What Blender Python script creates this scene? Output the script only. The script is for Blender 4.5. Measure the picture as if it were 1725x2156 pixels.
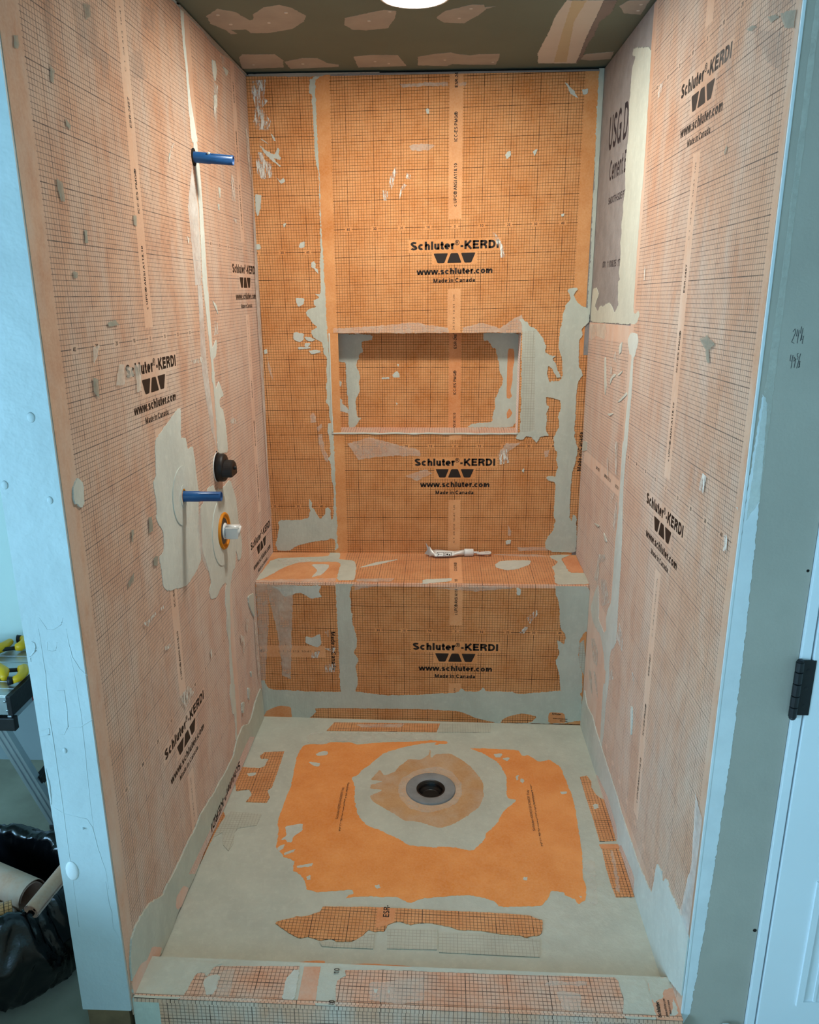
import bpy, bmesh, math, random
from mathutils import Vector, Matrix, noise
from mathutils.geometry import tessellate_polygon

# ------------------------------------------------------------------ clear
for o in list(bpy.data.objects):
    bpy.data.objects.remove(o, do_unlink=True)
SC = bpy.context.scene
COL = SC.collection

# All measures below are in centimetres of the shower; W() turns them into metres
# and lifts the house floor (z = -25 cm) to world z = 0.
ZOFF = 25.0
def W(x, y, z):
    return Vector((x * .01, y * .01, (z + ZOFF) * .01))

# ------------------------------------------------------------------ camera
FPX, YAW, PITCH, ROLL = 1628.06, -.0423, .2848, -.0051
fw = Vector((math.sin(YAW) * math.cos(PITCH), math.cos(YAW) * math.cos(PITCH), -math.sin(PITCH)))
r0 = Vector((math.cos(YAW), -math.sin(YAW), 0)); u0 = r0.cross(fw)
rt = r0 * math.cos(ROLL) + u0 * math.sin(ROLL); up = -r0 * math.sin(ROLL) + u0 * math.cos(ROLL)
cd = bpy.data.cameras.new('camera'); cam = bpy.data.objects.new('camera', cd); COL.objects.link(cam)
cd.sensor_fit = 'HORIZONTAL'; cd.sensor_width = 36; cd.lens = 36 * FPX / 1725
cd.clip_start = .05; cd.clip_end = 60
M = Matrix((rt, up, -fw)).transposed().to_4x4(); M.translation = W(-4.9077, -306.908, 147.161)
cam.matrix_world = M
SC.camera = cam

# ------------------------------------------------------------------ light and exposure
SC.view_settings.view_transform = 'Standard'
SC.view_settings.look = 'None'
SC.view_settings.gamma = 1
SC.view_settings.use_curve_mapping = False
SC.view_settings.exposure = 0.0
wd = bpy.data.worlds.new('world'); SC.world = wd; wd.use_nodes = True
bg = wd.node_tree.nodes['Background']; bg.inputs[0].default_value = (.42, .66, 1, 1); bg.inputs[1].default_value = 1.0
LAMP_STRENGTH = 258.0          # LED downlight in the shower ceiling
def window_light(name, loc, rot, sx, sy, power, col):
    l = bpy.data.lights.new(name, 'AREA'); l.shape = 'RECTANGLE'; l.size = sx; l.size_y = sy
    l.energy = power; l.color = col
    o = bpy.data.objects.new(name, l); COL.objects.link(o); o.location = loc; o.rotation_euler = rot
    return o
# daylight entering by the window in the west wall, left of the camera
window_light('window_daylight', W(-301, -350, 84), (0, math.radians(-90), 0), 1.2, 1.5, 112.0, (.36, .69, 1.0))
window_light('window_daylight', W(-20, -431, 118), (math.radians(90), 0, 0), 1.2, 1.2, 13.0, (.36, .69, 1.0))

# ------------------------------------------------------------------ small helpers
def lin(c):
    return tuple(((v / 255) / 12.92 if v / 255 <= .04045 else ((v / 255 + .055) / 1.055) ** 2.4) for v in c) + (1,)

class NB:
    def __init__(s, name):
        s.m = bpy.data.materials.new(name); s.m.use_nodes = True
        s.t = s.m.node_tree; s.n = s.t.nodes; s.p = s.n['Principled BSDF']; s.out = s.n['Material Output']
    def new(s, typ, **k):
        n = s.n.new(typ)
        for a, b in k.items(): setattr(n, a, b)
        return n
    def lk(s, a, b): s.t.links.new(a, b)
    def put(s, sock, v):
        if isinstance(v, (int, float)): sock.default_value = v
        elif isinstance(v, tuple): sock.default_value = v
        else: s.lk(v, sock)
    def ma(s, op, a, b=0.0, c=None):
        n = s.new('ShaderNodeMath', operation=op)
        s.put(n.inputs[0], a); s.put(n.inputs[1], b)
        if c is not None: s.put(n.inputs[2], c)
        return n.outputs[0]
    def noise(s, scale, detail=3, rough=.5, vec=None, dist=0):
        n = s.new('ShaderNodeTexNoise'); n.inputs['Scale'].default_value = scale
        n.inputs['Detail'].default_value = detail; n.inputs['Roughness'].default_value = rough
        n.inputs['Distortion'].default_value = dist
        s.lk(vec or s.obj(), n.inputs['Vector']); return n.outputs['Fac']
    def obj(s):
        if not hasattr(s, '_o'): s._o = s.new('ShaderNodeTexCoord').outputs['Object']
        return s._o
    def stretch(s, sc):
        n = s.new('ShaderNodeMapping'); n.inputs['Scale'].default_value = sc; s.lk(s.obj(), n.inputs['Vector']); return n.outputs[0]
    def rng(s, v, a, b, c=0.0, d=1.0):
        n = s.new('ShaderNodeMapRange'); s.lk(v, n.inputs[0])
        for i, x in enumerate((a, b, c, d)): n.inputs[i + 1].default_value = x
        return n.outputs[0]
    def mix(s, f, a, b):
        n = s.new('ShaderNodeMix', data_type='RGBA'); s.put(n.inputs[0], f); s.put(n.inputs[6], a); s.put(n.inputs[7], b); return n.outputs[2]
    def bump(s, h, strength, dist):
        n = s.new('ShaderNodeBump'); n.inputs['Strength'].default_value = strength; n.inputs['Distance'].default_value = dist
        s.lk(h, n.inputs['Height']); s.lk(n.outputs[0], s.p.inputs['Normal'])
    def alpha(s, fac):
        tr = s.new('ShaderNodeBsdfTransparent'); mx = s.new('ShaderNodeMixShader')
        s.put(mx.inputs[0], fac); s.lk(tr.outputs[0], mx.inputs[1]); s.lk(s.p.outputs[0], mx.inputs[2]); s.lk(mx.outputs[0], s.out.inputs[0])

MT = {}
def plain(name, rgb, rough=.7, var=.12, vs=6.0, bump=0.0, bs=40.0, metal=0.0, spec=.3, sheen=0.0, rgb2=None):
    b = NB(name); c = lin(rgb); d = lin(rgb2) if rgb2 else tuple(v * (1 - 2 * var) for v in c[:3]) + (1,)
    f = b.rng(b.noise(vs, 4, .6), .3, .7)
    b.lk(b.mix(f, c, d), b.p.inputs['Base Color'])
    b.p.inputs['Roughness'].default_value = rough; b.p.inputs['Metallic'].default_value = metal
    b.p.inputs['Specular IOR Level'].default_value = spec
    if sheen:
        b.p.inputs['Sheen Weight'].default_value = sheen; b.p.inputs['Sheen Roughness'].default_value = .45
    if bump: b.bump(b.noise(bs, 5, .6), bump, .004)
    MT[name] = b.m; return b

def thinset(name, rgb, fac=None, kind=None, lines=0.0):
    b = NB(name); c = lin(rgb); d = tuple(v * .87 for v in c[:3]) + (1,)
    f = b.rng(b.noise(1, 5, .65, b.stretch((9, 9, 5))), .34, .66)
    col = b.mix(b.rng(b.noise(45, 4, .7), .5, .75, 0, .35), b.mix(f, c, d), tuple(min(1, v * 1.22) for v in c[:3]) + (1,))
    b.p.inputs['Roughness'].default_value = .82; b.p.inputs['Specular IOR Level'].default_value = .2
    if lines:
        g, _ = grid(b, False); col = b.mix(b.ma('MULTIPLY', g, lines), col, lin((96, 70, 50)))
    b.lk(col, b.p.inputs['Base Color'])
    tw = b.ma('ADD', b.noise(1, 4, .6, b.stretch((34, 34, 5))), b.ma('MULTIPLY', b.noise(60, 4, .6), .5))
    b.bump(b.ma('ADD', tw, b.ma('MULTIPLY', b.noise(7, 3, .5), 1.2)), .55, .005)
    if kind == 'film':
        n = b.rng(b.noise(14, 5, .65), .28, .74, fac * .45, min(1, fac * 1.4)); b.alpha(n)
    elif kind == 'streak':
        n = b.noise(1, 6, .75, b.stretch((150, 150, 26))); b.alpha(b.rng(n, .47, .56, .04, fac))
    MT[name] = b.m; return b

def grid(b, full):
    """printed centimetre grid of the membrane, from the UV map (UV = cm of print)"""
    uv = b.new('ShaderNodeUVMap'); uv.uv_map = 'print'
    sp = b.new('ShaderNodeSeparateXYZ'); b.lk(uv.outputs[0], sp.inputs[0]); x, y = sp.outputs[0], sp.outputs[1]
    def ln(c, per, hw):
        return b.ma('LESS_THAN', b.ma('MULTIPLY', b.ma('PINGPONG', b.ma('DIVIDE', c, per), .5), per), hw)
    g = b.ma('MAXIMUM', b.ma('MULTIPLY', b.ma('MAXIMUM', ln(x, 1.0, .068), ln(y, 1.0, .068)), .86),
             b.ma('MAXIMUM', ln(x, 10.0, .105), ln(y, 10.0, .105)))
    pl = None
    if full:
        ax = b.ma('ABSOLUTE', x); m = b.ma('FLOORED_MODULO', y, 100.0)
        def box(hx, a, c): return b.ma('MULTIPLY', b.ma('LESS_THAN', ax, hx), b.ma('MULTIPLY', b.ma('GREATER_THAN', m, a), b.ma('LESS_THAN', m, c)))
        band = box(2.45, 22.4, 97.4)
        pl = b.ma('MAXIMUM', b.ma('MAXIMUM', b.ma('GREATER_THAN', ax, 45.5), band), b.ma('MAXIMUM', box(17.3, 4.3, 9.0), box(8.5, 8.8, 13.6)))
        row = b.ma('LESS_THAN', b.ma('MULTIPLY', b.ma('PINGPONG', b.ma('DIVIDE', y, 100.0), .5), 100.0), .95)
        nb = b.ma('MULTIPLY', row, b.ma('MULTIPLY', b.ma('LESS_THAN', b.ma('MULTIPLY', b.ma('PINGPONG', b.ma('DIVIDE', x, 10.0), .5), 10.0), 1.25), b.ma('LESS_THAN', ax, 44)))
        pl = b.ma('MAXIMUM', pl, nb)
        g = b.ma('MULTIPLY', g, b.ma('SUBTRACT', 1.0, pl))
        pl = band
    return g, pl

def membrane(name, rgb, rgb2, full=True, lines=1.0, dust=0.0, sheen=.35, linecol=(66, 37, 18)):
    b = NB(name)
    f = b.rng(b.noise(9, 6, .6), .34, .68)
    col = b.mix(f, lin(rgb), lin(rgb2))
    fine = b.rng(b.noise(160, 3, .7), .3, .7, 0, .16)
    col = b.mix(fine, col, lin((250, 214, 180)))
    if dust:
        dn = b.noise(1, 5, .65, b.stretch((9, 9, 3))); col = b.mix(b.rng(dn, .42, .72, 0, dust), col, lin((204, 190, 172)))
    if lines:
        g, pl = grid(b, full)
        if pl is not None: col = b.mix(b.ma('MULTIPLY', pl, .12), col, lin((255, 220, 185)))
        wear = b.rng(b.noise(30, 4, .6), .25, .6, .55, 1)
        col = b.mix(b.ma('MULTIPLY', b.ma('MULTIPLY', g, wear), lines), col, lin(linecol))
    b.lk(col, b.p.inputs['Base Color'])
    b.p.inputs['Roughness'].default_value = .85; b.p.inputs['Specular IOR Level'].default_value = .15
    b.p.inputs['Sheen Weight'].default_value = sheen; b.p.inputs['Sheen Roughness'].default_value = .5
    b.p.inputs['Sheen Tint'].default_value = (1, .92, .86, 1)
    b.bump(b.noise(260, 2, .6), .15, .001)
    MT[name] = b.m; return b

OR1, OR2 = (224, 156, 96), (204, 126, 60)
membrane('membrane_fleece', OR1, OR2)
membrane('membrane_fleece_worn', (200, 154, 120), (184, 128, 90), dust=.65, sheen=.4)
membrane('membrane_tape', OR1, OR2, full=False)
membrane('membrane_tape_worn_lit', (220, 166, 134), (208, 142, 104), full=False, dust=.8, sheen=.5)  # dusty tape, paler: lit tone and edge highlights put into the colour
membrane('membrane_plain', (224, 150, 96), (208, 124, 62), lines=0)
membrane('membrane_plain_worn', (216, 158, 124), (204, 140, 104), lines=0, dust=.6, sheen=.5)
membrane('pan_fleece', (244, 156, 76), (230, 134, 46), lines=0, sheen=.25)
membrane('pan_fleece_dull', (198, 152, 100), (182, 132, 78), lines=0, dust=.5)
TH = (197, 198, 182)
thinset('thinset', TH)
thinset('thinset_pale', (208, 211, 200))
thinset('thinset_dab', (206, 207, 194))
thinset('thinset_film', (238, 230, 214), .34, 'film')
thinset('thinset_film_dense', (228, 222, 206), .45, 'film')
thinset('thinset_streak', (232, 230, 218), .95, 'streak')
thinset('thinset_feather', (232, 230, 222), .55, 'film')
thinset('thinset_ghost', (196, 194, 176), lines=.3)
thinset('thinset_grime', (158, 158, 142), .95, 'film')
thinset('smudge', (176, 160, 146), .2, 'film')
plain('ink', (44, 32, 24), .6, .1)
plain('ink_grey', (48, 44, 50), .7, .1)
plain('ink_faded', (120, 80, 50), .7, .1)
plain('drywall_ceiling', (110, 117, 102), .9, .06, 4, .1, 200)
plain('mud', (170, 161, 148), .85, .1, 9, .2, 30)
plain('mud_light', (206, 195, 180), .85, .05, 5, .1, 30)
plain('mud_purple', (136, 124, 117), .85, .1, 9, .2, 30)
plain('mud_yellow', (196, 179, 146), .85, .05, 5, .1, 30)
plain('drywall_grey', (180, 171, 156), .85, .06, 5, .12, 160)
plain('joint_compound', (226, 228, 226), .75, .06, 12, .25, 30)
plain('post_paint', (192, 201, 200), .5, .06, 6, 1.0, 8)
plain('cement_board', (150, 144, 140), .95, .12, 20, .6, 90)
plain('shadow_gap', (36, 30, 24), .9, .2)
plain('wood_stud', (130, 104, 74), .85, .2, 12)
plain('room_wall', (226, 240, 232), .8, .04, 3)
plain('room_wall_grey', (150, 158, 158), .8, .05, 3)
plain('room_floor', (186, 180, 158), .85, .25, 3, .3, 18, rgb2=(140, 134, 116))
plain('door_white', (236, 240, 242), .35, .02, 3)
plain('black_metal', (26, 27, 30), .45, .1, 20, .1, 60, spec=.5)
plain('blue_plastic', (30, 88, 146), .38, .12, 14, .1, 40, spec=.5)
plain('black_rubber', (34, 29, 27), .5, .25, 14, .25, 40, spec=.4)
plain('orange_plastic', (226, 140, 22), .5, .1)
plain('white_plastic', (232, 232, 226), .3, .03, spec=.5)
plain('drain_grey', (142, 144, 144), .6, .15, 16, .2, 60)
plain('drain_black', (20, 18, 18), .35, .2, spec=.5)
plain('aluminium', (196, 200, 202), .35, .08, 10, .1, 80, metal=.85)
plain('foil', (226, 223, 216), .42, .08, 14, .5, 60, metal=.35)
plain('yellow_plastic', (250, 190, 20), .45, .05, spec=.5)
plain('bag_plastic', (12, 13, 16), .24, .2, 8, 1.0, 11, spec=.6)
plain('red_paint', (190, 40, 40), .5)
plain('cardboard', (176, 146, 108), .9, .1)
for n_ in MT['post_paint'].node_tree.nodes:
    if n_.type == 'BUMP': n_.inputs['Distance'].default_value = .007
b = NB('lamp_lens'); b.p.inputs['Emission Color'].default_value = (1, .985, .91, 1); b.p.inputs['Emission Strength'].default_value = LAMP_STRENGTH
b.p.inputs['Base Color'].default_value = (.9, .9, .9, 1); MT['lamp_lens'] = b.m

# ------------------------------------------------------------------ objects
def tag(o, label=None, cat=None, group=None, kind=None):
    if label: o['label'] = label
    if cat: o['category'] = cat
    if group: o['group'] = group
    if kind: o['kind'] = kind
    return o
def thing(name, label, cat, loc, group=None):
    o = bpy.data.objects.new(name, None); COL.objects.link(o); o.location = W(*loc); o.empty_display_size = .05
    return tag(o, label, cat, group)
def link(name, bm, mat, parent=None, smooth=False):
    me = bpy.data.meshes.new(name)
    bmesh.ops.recalc_face_normals(bm, faces=bm.faces[:]) if not bm.faces.layers.int.get('keep') else None
    bm.to_mesh(me); bm.free()
    for m in (mat if isinstance(mat, (list, tuple)) else [mat]): me.materials.append(MT[m])
    if smooth:
        for p in me.polygons: p.use_smooth = True
    o = bpy.data.objects.new(name, me); COL.objects.link(o)
    if parent is not None: adopt(o, parent)
    return o
def adopt(o, parent):
    o.parent = parent; o.matrix_parent_inverse = Matrix.Translation(-parent.location if parent.type == 'EMPTY' else Vector((0, 0, 0)))
def box(bm, a, b):
    x0, y0, z0 = a; x1, y1, z1 = b
    v = [bm.verts.new(W(x, y, z)) for z in (z0, z1) for y in (y0, y1) for x in (x0, x1)]
    return [bm.faces.new([v[i] for i in f]) for f in ((0, 2, 3, 1), (4, 5, 7, 6), (0, 1, 5, 4), (2, 6, 7, 3), (1, 3, 7, 5), (0, 4, 6, 2))]
def boxo(name, a, b, mat, parent=None, bev=0.0):
    bm = bmesh.new(); box(bm, a, b)
    if bev: bmesh.ops.bevel(bm, geom=bm.edges[:], offset=bev * .01, segments=2, affect='EDGES', profile=.6)
    return link(name, bm, mat, parent)
def lathe(bm, base, axis, prof, seg=32, cap=True, flat=None):
    """surface of revolution: base point (cm), axis vector, prof = [(distance along axis, radius)]"""
    ax = Vector(axis).normalized(); t = Vector((0, 0, 1)) if abs(ax.z) < .9 else Vector((0, 1, 0))
    e1 = ax.cross(t).normalized(); e2 = ax.cross(e1)
    rings = []
    for d, r in prof:
        ring = []
        for i in range(seg):
            a = 2 * math.pi * i / seg; p = Vector(base) + ax * d + (e1 * math.cos(a) + e2 * math.sin(a)) * r
            ring.append(bm.verts.new(W(*p)))
        rings.append(ring)
    for p, q in zip(rings, rings[1:]):
        for i in range(seg): bm.faces.new((p[i], p[(i + 1) % seg], q[(i + 1) % seg], q[i]))
    if cap: bm.faces.new(rings[0]); bm.faces.new(rings[-1])
def sweep(bm, pts, r, seg=8, cap=True):
    pts = [Vector(p) for p in pts]; rings = []
    for i, p in enumerate(pts):
        d = (pts[min(i + 1, len(pts) - 1)] - pts[max(i - 1, 0)]).normalized()
        t = Vector((0, 0, 1)) if abs(d.z) < .9 else Vector((1, 0, 0))
        e1 = d.cross(t).normalized(); e2 = d.cross(e1); rr = r[i] if isinstance(r, (list, tuple)) else r
        rings.append([bm.verts.new(W(*(p + (e1 * math.cos(2 * math.pi * k / seg) + e2 * math.sin(2 * math.pi * k / seg)) * rr))) for k in range(seg)])
    for a, b_ in zip(rings, rings[1:]):
        for k in range(seg): bm.faces.new((a[k], a[(k + 1) % seg], b_[(k + 1) % seg], b_[k]))
    if cap: bm.faces.new(rings[0]); bm.faces.new(rings[-1])

# ------------------------------------------------------------------ measured surfaces of the shower (cm)
XL, AL, XR, AR = -75.896, .00974, 51.513, -.0029      # left and right wall planes x = X + A*y
YF, ZBT = -32.18, 38.0                                 # bench front, bench top
ZFL, FX = -20.9, -.0122                                # shower floor z = ZFL + FX*x
ZCB, YCB, YCF = -15.6, -154.2, -166.1                  # curb top, inner and outer edge
ZCE = 220.7                                            # ceiling
YD, YS = -164.0, -167.0                                # front faces right and left of the opening
NX0, NX1, NZ0, NZ1, ND = -49.0, 25.5, 90.0, 129.5, 9.0 # niche
SURF = {
    'B': lambda u, v, h: (u, -h, v), 'N': lambda u, v, h: (u, ND - h, v), 'F': lambda u, v, h: (u, YF - h, v),
    'L': lambda u, v, h: (XL + AL * u + h, u, v), 'R': lambda u, v, h: (XR + AR * u - h, u, v),
    'T': lambda u, v, h: (u, v, ZBT + 1 + v / 32.18 + h), 'P': lambda u, v, h: (u, v, ZFL + FX * u + h),
    'C': lambda u, v, h: (u, v, ZCB + FX * u + h), 'G': lambda u, v, h: (u, YCF - h, v), 'K': lambda u, v, h: (u, v, ZCE - h),
    'D': lambda u, v, h: (u, YD - h, v), 'S': lambda u, v, h: (u, YS - h, v)}
LIM = {'B': (-75.8, 51.4, 38.6, 220), 'N': (NX0, NX1, NZ0 + .8, NZ1), 'L': (-166.6, -.1, -20, 220), 'R': (-163.8, -.1, -21.8, 219.8),
       'F': (-76.1, 51.5, -21.2, 37.9), 'T': (-76.1, 51.5, -32.1, -.1), 'P': (-77.4, 51.8, -154, -32.3), 'C': (-77.4, 51.9, -166.0, -154.3),
       'G': (-77, 51.9, -24, -15.2), 'K': (-75.9, 51.5, -80, -.2), 'D': (52.1, 66.5, -24, 150), 'S': (-89, -77.6, -17, 219)}
# print frames: (origin, direction of print-right, direction of print-down) on each surface
FR = {
    'BC0': ((-.43, 168.28), (.997, .0208), (0, -1)), 'BC1': ((.63, 84.99), (.984, .0052), (0, -1)), 'BL': ((-95.23, 159.19), (.982, .0066), (.0159, -1)),
    'L': ((-114.5, 134.98), (1.002, -.0114), (-.0131, -1)), 'LF': ((-18.4, 159.67), (.981, -.0056), (0, -1)),
    'R': ((-116.15, 197.85), (-.999, .0176), (.0047, -1)), 'F': ((1.1, 18.66), (1.002, -.0041), (0, -1)), 'T': ((1.1, 52), (1.0, 0), (0, -1)),
    'RF': ((17.3, 81.5), (0, 1), (-1, .039)), 'FL': ((-27.5, 9.2), (0, -1), (-1, 0)), 'BR': ((31, 83), (0, 1), (1, 0)),
    'N': ((.35, 175.5), (.983, 0), (0, -1)), 'tape3': ((-19.4, -82), (1.01, -.01), (0, -1)), 'curb': ((1.8, -150.5), (1.012, 0), (0, -1)),
    'id': ((.3, .2), (1, 0), (0, -1))}
def fwd(fr, px, py):
    o, a, b = FR[fr]; return (o[0] + px * a[0] + py * b[0], o[1] + px * a[1] + py * b[1])
def inv(fr, u, v):
    o, a, b = FR[fr]; d = a[0] * b[1] - a[1] * b[0]; u -= o[0]; v -= o[1]
    return ((u * b[1] - v * b[0]) / d, (a[0] * v - a[1] * u) / d)

def ragged(poly, amp, step, seed):
    out = []; n = len(poly); s = Vector((seed * 7.3, seed * 3.1, 0))
    for i in range(n):
        a = Vector((*poly[i], 0)); b_ = Vector((*poly[(i + 1) % n], 0)); L = (b_ - a).length
        k = max(1, min(60, int(L / step))); nr = Vector((-(b_ - a).y, (b_ - a).x, 0)).normalized() if L > 1e-6 else Vector((0, 0, 0))
        for j in range(k):
            p = a.lerp(b_, j / k)
            d = noise.noise(p * .5 + s) * .9 + noise.noise(p * 1.6 + s) * .9 + noise.noise(p * 3.4 + s) * .8 + max(0, noise.noise(p * .9 - s) - .25) * 2.2
            q = p + nr * d * amp; out.append((q.x, q.y))
    return out
def rounded(poly):
    out = []; n = len(poly)
    for i in range(n):
        a = poly[i]; c = poly[(i + 1) % n]
        out += [(a[0] * .88 + c[0] * .12, a[1] * .88 + c[1] * .12), (a[0] * .12 + c[0] * .88, a[1] * .12 + c[1] * .88)]
    return out
def clampp(poly, s):
    l = LIM[s]; return [(min(max(a, l[0]), l[1]), min(max(b_, l[2]), l[3])) for a, b_ in poly]
def dedupe(poly):
    out = []
    for p in poly:
        if not out or (abs(p[0] - out[-1][0]) + abs(p[1] - out[-1][1])) > 1e-3: out.append(p)
    if len(out) > 1 and abs(out[0][0] - out[-1][0]) + abs(out[0][1] - out[-1][1]) < 1e-3: out.pop()
    return out
DRAIN = (-7.8, -76.2)
def slab(name, s, poly, h0, h1, mat, parent, fr=None, sides=True, hole=0.0):
    """a thin sheet lying on surface s: outline poly (cm), from height h0 to h1"""
    poly = dedupe(poly)
    if len(poly) < 3: return None
    f = SURF[s]; bm = bmesh.new(); uv = bm.loops.layers.uv.new('print'); n0 = len(poly)
    loops = [[Vector((a, b_, 0)) for a, b_ in poly]]
    if hole:
        hp = [(DRAIN[0] + hole * math.cos(2 * math.pi * i / 40), DRAIN[1] - hole * math.sin(2 * math.pi * i / 40)) for i in range(40)]
        loops.append([Vector((a, b_, 0)) for a, b_ in hp]); poly = poly + hp
    tris = tessellate_polygon(loops)
    top = [bm.verts.new(W(*f(a, b_, h1))) for a, b_ in poly]
    idx = {v: i for i, v in enumerate(top)}
    for t in tris:
        try: bm.faces.new([top[i] for i in t])
        except ValueError: pass
    c = W(*f(poly[0][0], poly[0][1], 1)) - W(*f(poly[0][0], poly[0][1], 0))
    bm.normal_update()
    for fc in bm.faces[:]:
        if fc.normal.dot(c) < 0: fc.normal_flip()
    if sides and h1 - h0 > .02:
        bot = [bm.verts.new(W(*f(a, b_, h0))) for a, b_ in poly]
        for i, v in enumerate(bot): idx[v] = i
        n = n0
        for i in range(n0):
            j = (i + 1) % n
            try: bm.faces.new((top[i], bot[i], bot[j], top[j]))
            except ValueError: pass
    frn = fr or 'id'
    for fc in bm.faces:
        for lp in fc.loops: lp[uv].uv = inv(frn, *poly[idx[lp.vert]])
    bm.faces.layers.int.new('keep')
    return link(name, bm, mat, parent)
def rect(u0_, v0_, u1_, v1_): return [(u0_, v0_), (u1_, v0_), (u1_, v1_), (u0_, v1_)]

# ------------------------------------------------------------------ lettering: a plain grotesque drawn stroke by stroke (cap height 1)
def arc(cx, cy, rx, ry, a0, a1, n=10):
    return [(cx + rx * math.cos(math.radians(a0 + (a1 - a0) * i / n)), cy + ry * math.sin(math.radians(a0 + (a1 - a0) * i / n))) for i in range(n + 1)]
def glyph(c, w):
    """advance width and centre lines of one letter for stroke width w"""
    h = w / 2; X = .73; T = 1 - h; XT = X - h
    def bowl(cx, r, a0=0, a1=360): return arc(cx, X / 2, r, X / 2 - h, a0, a1, 16)
    if c == ' ': return .30, []
    if c == '.': return .26, [[(.13, 0), (.13, w)]]
    if c == '-': return .40, [[(.05, .36), (.35, .36)]]
    if c == '/': return .40, [[(.05, 0), (.35, 1)]]
    if c == '\u00ae': return 1.0, [arc(.5, .5, .46, .46, 0, 360, 24), [(.36, .26), (.36, .76), (.52, .76)], arc(.52, .64, .12, .12, 90, -90, 6) + [(.36, .52)], [(.50, .52), (.66, .26)]]
    if c == 'A': return .88, [[(h * .8, 0), (.44, 1)], [(.44, 1), (.88 - h * .8, 0)], [(.2, .3), (.68, .3)]]
    if c == 'B': return .88, [[(.08 + h, 0), (.08 + h, 1)], [(.08, T), (.5, T)] + arc(.52, .76, .22, T - .76, 80, -80, 8) + [(.5, .53), (.08, .53)], [(.5, .53)] + arc(.54, .53 / 2 + h / 2, .25, .265 - h / 2, 85, -85, 8) + [(.5, h), (.08, h)]]
    if c == 'C': return .92, [arc(.47, .5, .42 - h, .5 - h, 40, 320, 20)]
    if c == 'D': return .92, [[(.08 + h, 0), (.08 + h, 1)], [(.08, T), (.4, T)] + arc(.42, .5, .44 - h, .5 - h, 88, -88, 14) + [(.4, h), (.08, h)]]
    if c == 'E': return .82, [[(.08 + h, 0), (.08 + h, 1)], [(.08, T), (.76, T)], [(.08, .52), (.70, .52)], [(.08, h), (.78, h)]]
    if c == 'G': return .98, [arc(.48, .5, .43 - h, .5 - h, 45, 300, 20), [(.52, .48), (.90, .48)], [(.90 - h, .48), (.90 - h, 0)], arc(.48, .5, .43 - h, .5 - h, 300, 345, 4)]
    if c == 'H': return .92, [[(.08 + h, 0), (.08 + h, 1)], [(.84 - h, 0), (.84 - h, 1)], [(.08, .52), (.84, .52)]]
    if c == 'I': return .34, [[(.17, 0), (.17, 1)]]
    if c == 'K': return .92, [[(.08 + h, 0), (.08 + h, 1)], [(.08 + h, .36), (.80, 1)], [(.36, .58), (.84, 0)]]
    if c == 'L': return .74, [[(.08 + h, 0), (.08 + h, 1)], [(.08, h), (.7, h)]]
    if c == 'M': return 1.06, [[(.08 + h, 0), (.08 + h, 1)], [(.98 - h, 0), (.98 - h, 1)], [(.08 + h, 1), (.53, .04)], [(.98 - h, 1), (.53, .04)]]
    if c == 'N': return .92, [[(.08 + h, 0), (.08 + h, 1)], [(.84 - h, 0), (.84 - h, 1)], [(.08 + h, 1), (.84 - h, 0)]]
    if c == 'O': return 1.0, [arc(.5, .5, .45 - h, .5 - h, 0, 360, 26)]
    if c == 'P': return .84, [[(.08 + h, 0), (.08 + h, 1)], [(.08, T), (.5, T)] + arc(.52, .72, .26 - h / 2, T - .72, 85, -85, 10) + [(.5, .44), (.08, .44)]]
    if c == 'R': return .90, [[(.08 + h, 0), (.08 + h, 1)], [(.08, T), (.52, T)] + arc(.54, .74, .26 - h / 2, T - .74, 85, -85, 10) + [(.5, .48), (.08, .48)], [(.52, .48), (.68, .34), (.74, 0)]]
    if c == 'S': return .86, [arc(.43, .74, .36 - h, .26 - h, 20, 250, 14)[:-1] + [(.36, .53), (.54, .46)] + arc(.43, .27, .38 - h, .27 - h, 70, -165, 14)]
    if c == 'T': return .80, [[(.02, T), (.78, T)], [(.40, 0), (.40, 1)]]
    if c == 'U': return .92, [[(.08 + h, 1), (.08 + h, .36)] + arc(.46, .36, .38 - h, .36 - h, 180, 360, 14) + [(.84 - h, .36), (.84 - h, 1)]]
    if c == 'W': return 1.2, [[(h * .7, 1), (.33, 0)], [(.33, 0), (.6, 1)], [(.6, 1), (.87, 0)], [(.87, 0), (1.2 - h * .7, 1)]]
    if c == 'y': return .66, [[(h * .7, X), (.33, 0)], [(.66 - h * .7, X), (.25, -.25), (.08, -.25)]]
    if c == 'a': return .70, [arc(.34, X - .2, .27 - h, .2 - h, 165, 20, 8) + [(.61 - h, .48), (.61 - h, .14), (.68 - h, .0)], [(.61 - h, .44), (.42, .41)] + arc(.32, .22, .26 - h, .2 - h, 80, 290, 12) + [(.5, .12), (.61 - h, .28)]]
    if c == 'c': return .68, [arc(.35, X / 2, .31 - h, X / 2 - h, 42, 318, 16)]
    if c == 'd': return .74, [bowl(.36, .31 - h), [(.66 - h, 0), (.66 - h, 1)]]
    if c == 'e': return .70, [[(.06, .36), (.63, .36)], arc(.35, X / 2, .31 - h, X / 2 - h, 0, 310, 18)]
    if c == 'h': return .72, [[(.07 + h, 0), (.07 + h, 1)], [(.07 + h, .4)] + arc(.36, .45, .29 - h, XT - .45, 180, 0, 10) + [(.65 - h, 0)]]
    if c == 'i': return .32, [[(.16, 0), (.16, X)], [(.16, 1 - w * .85), (.16, 1)]]
    if c == 'l': return .32, [[(.16, 0), (.16, 1)]]
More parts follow.
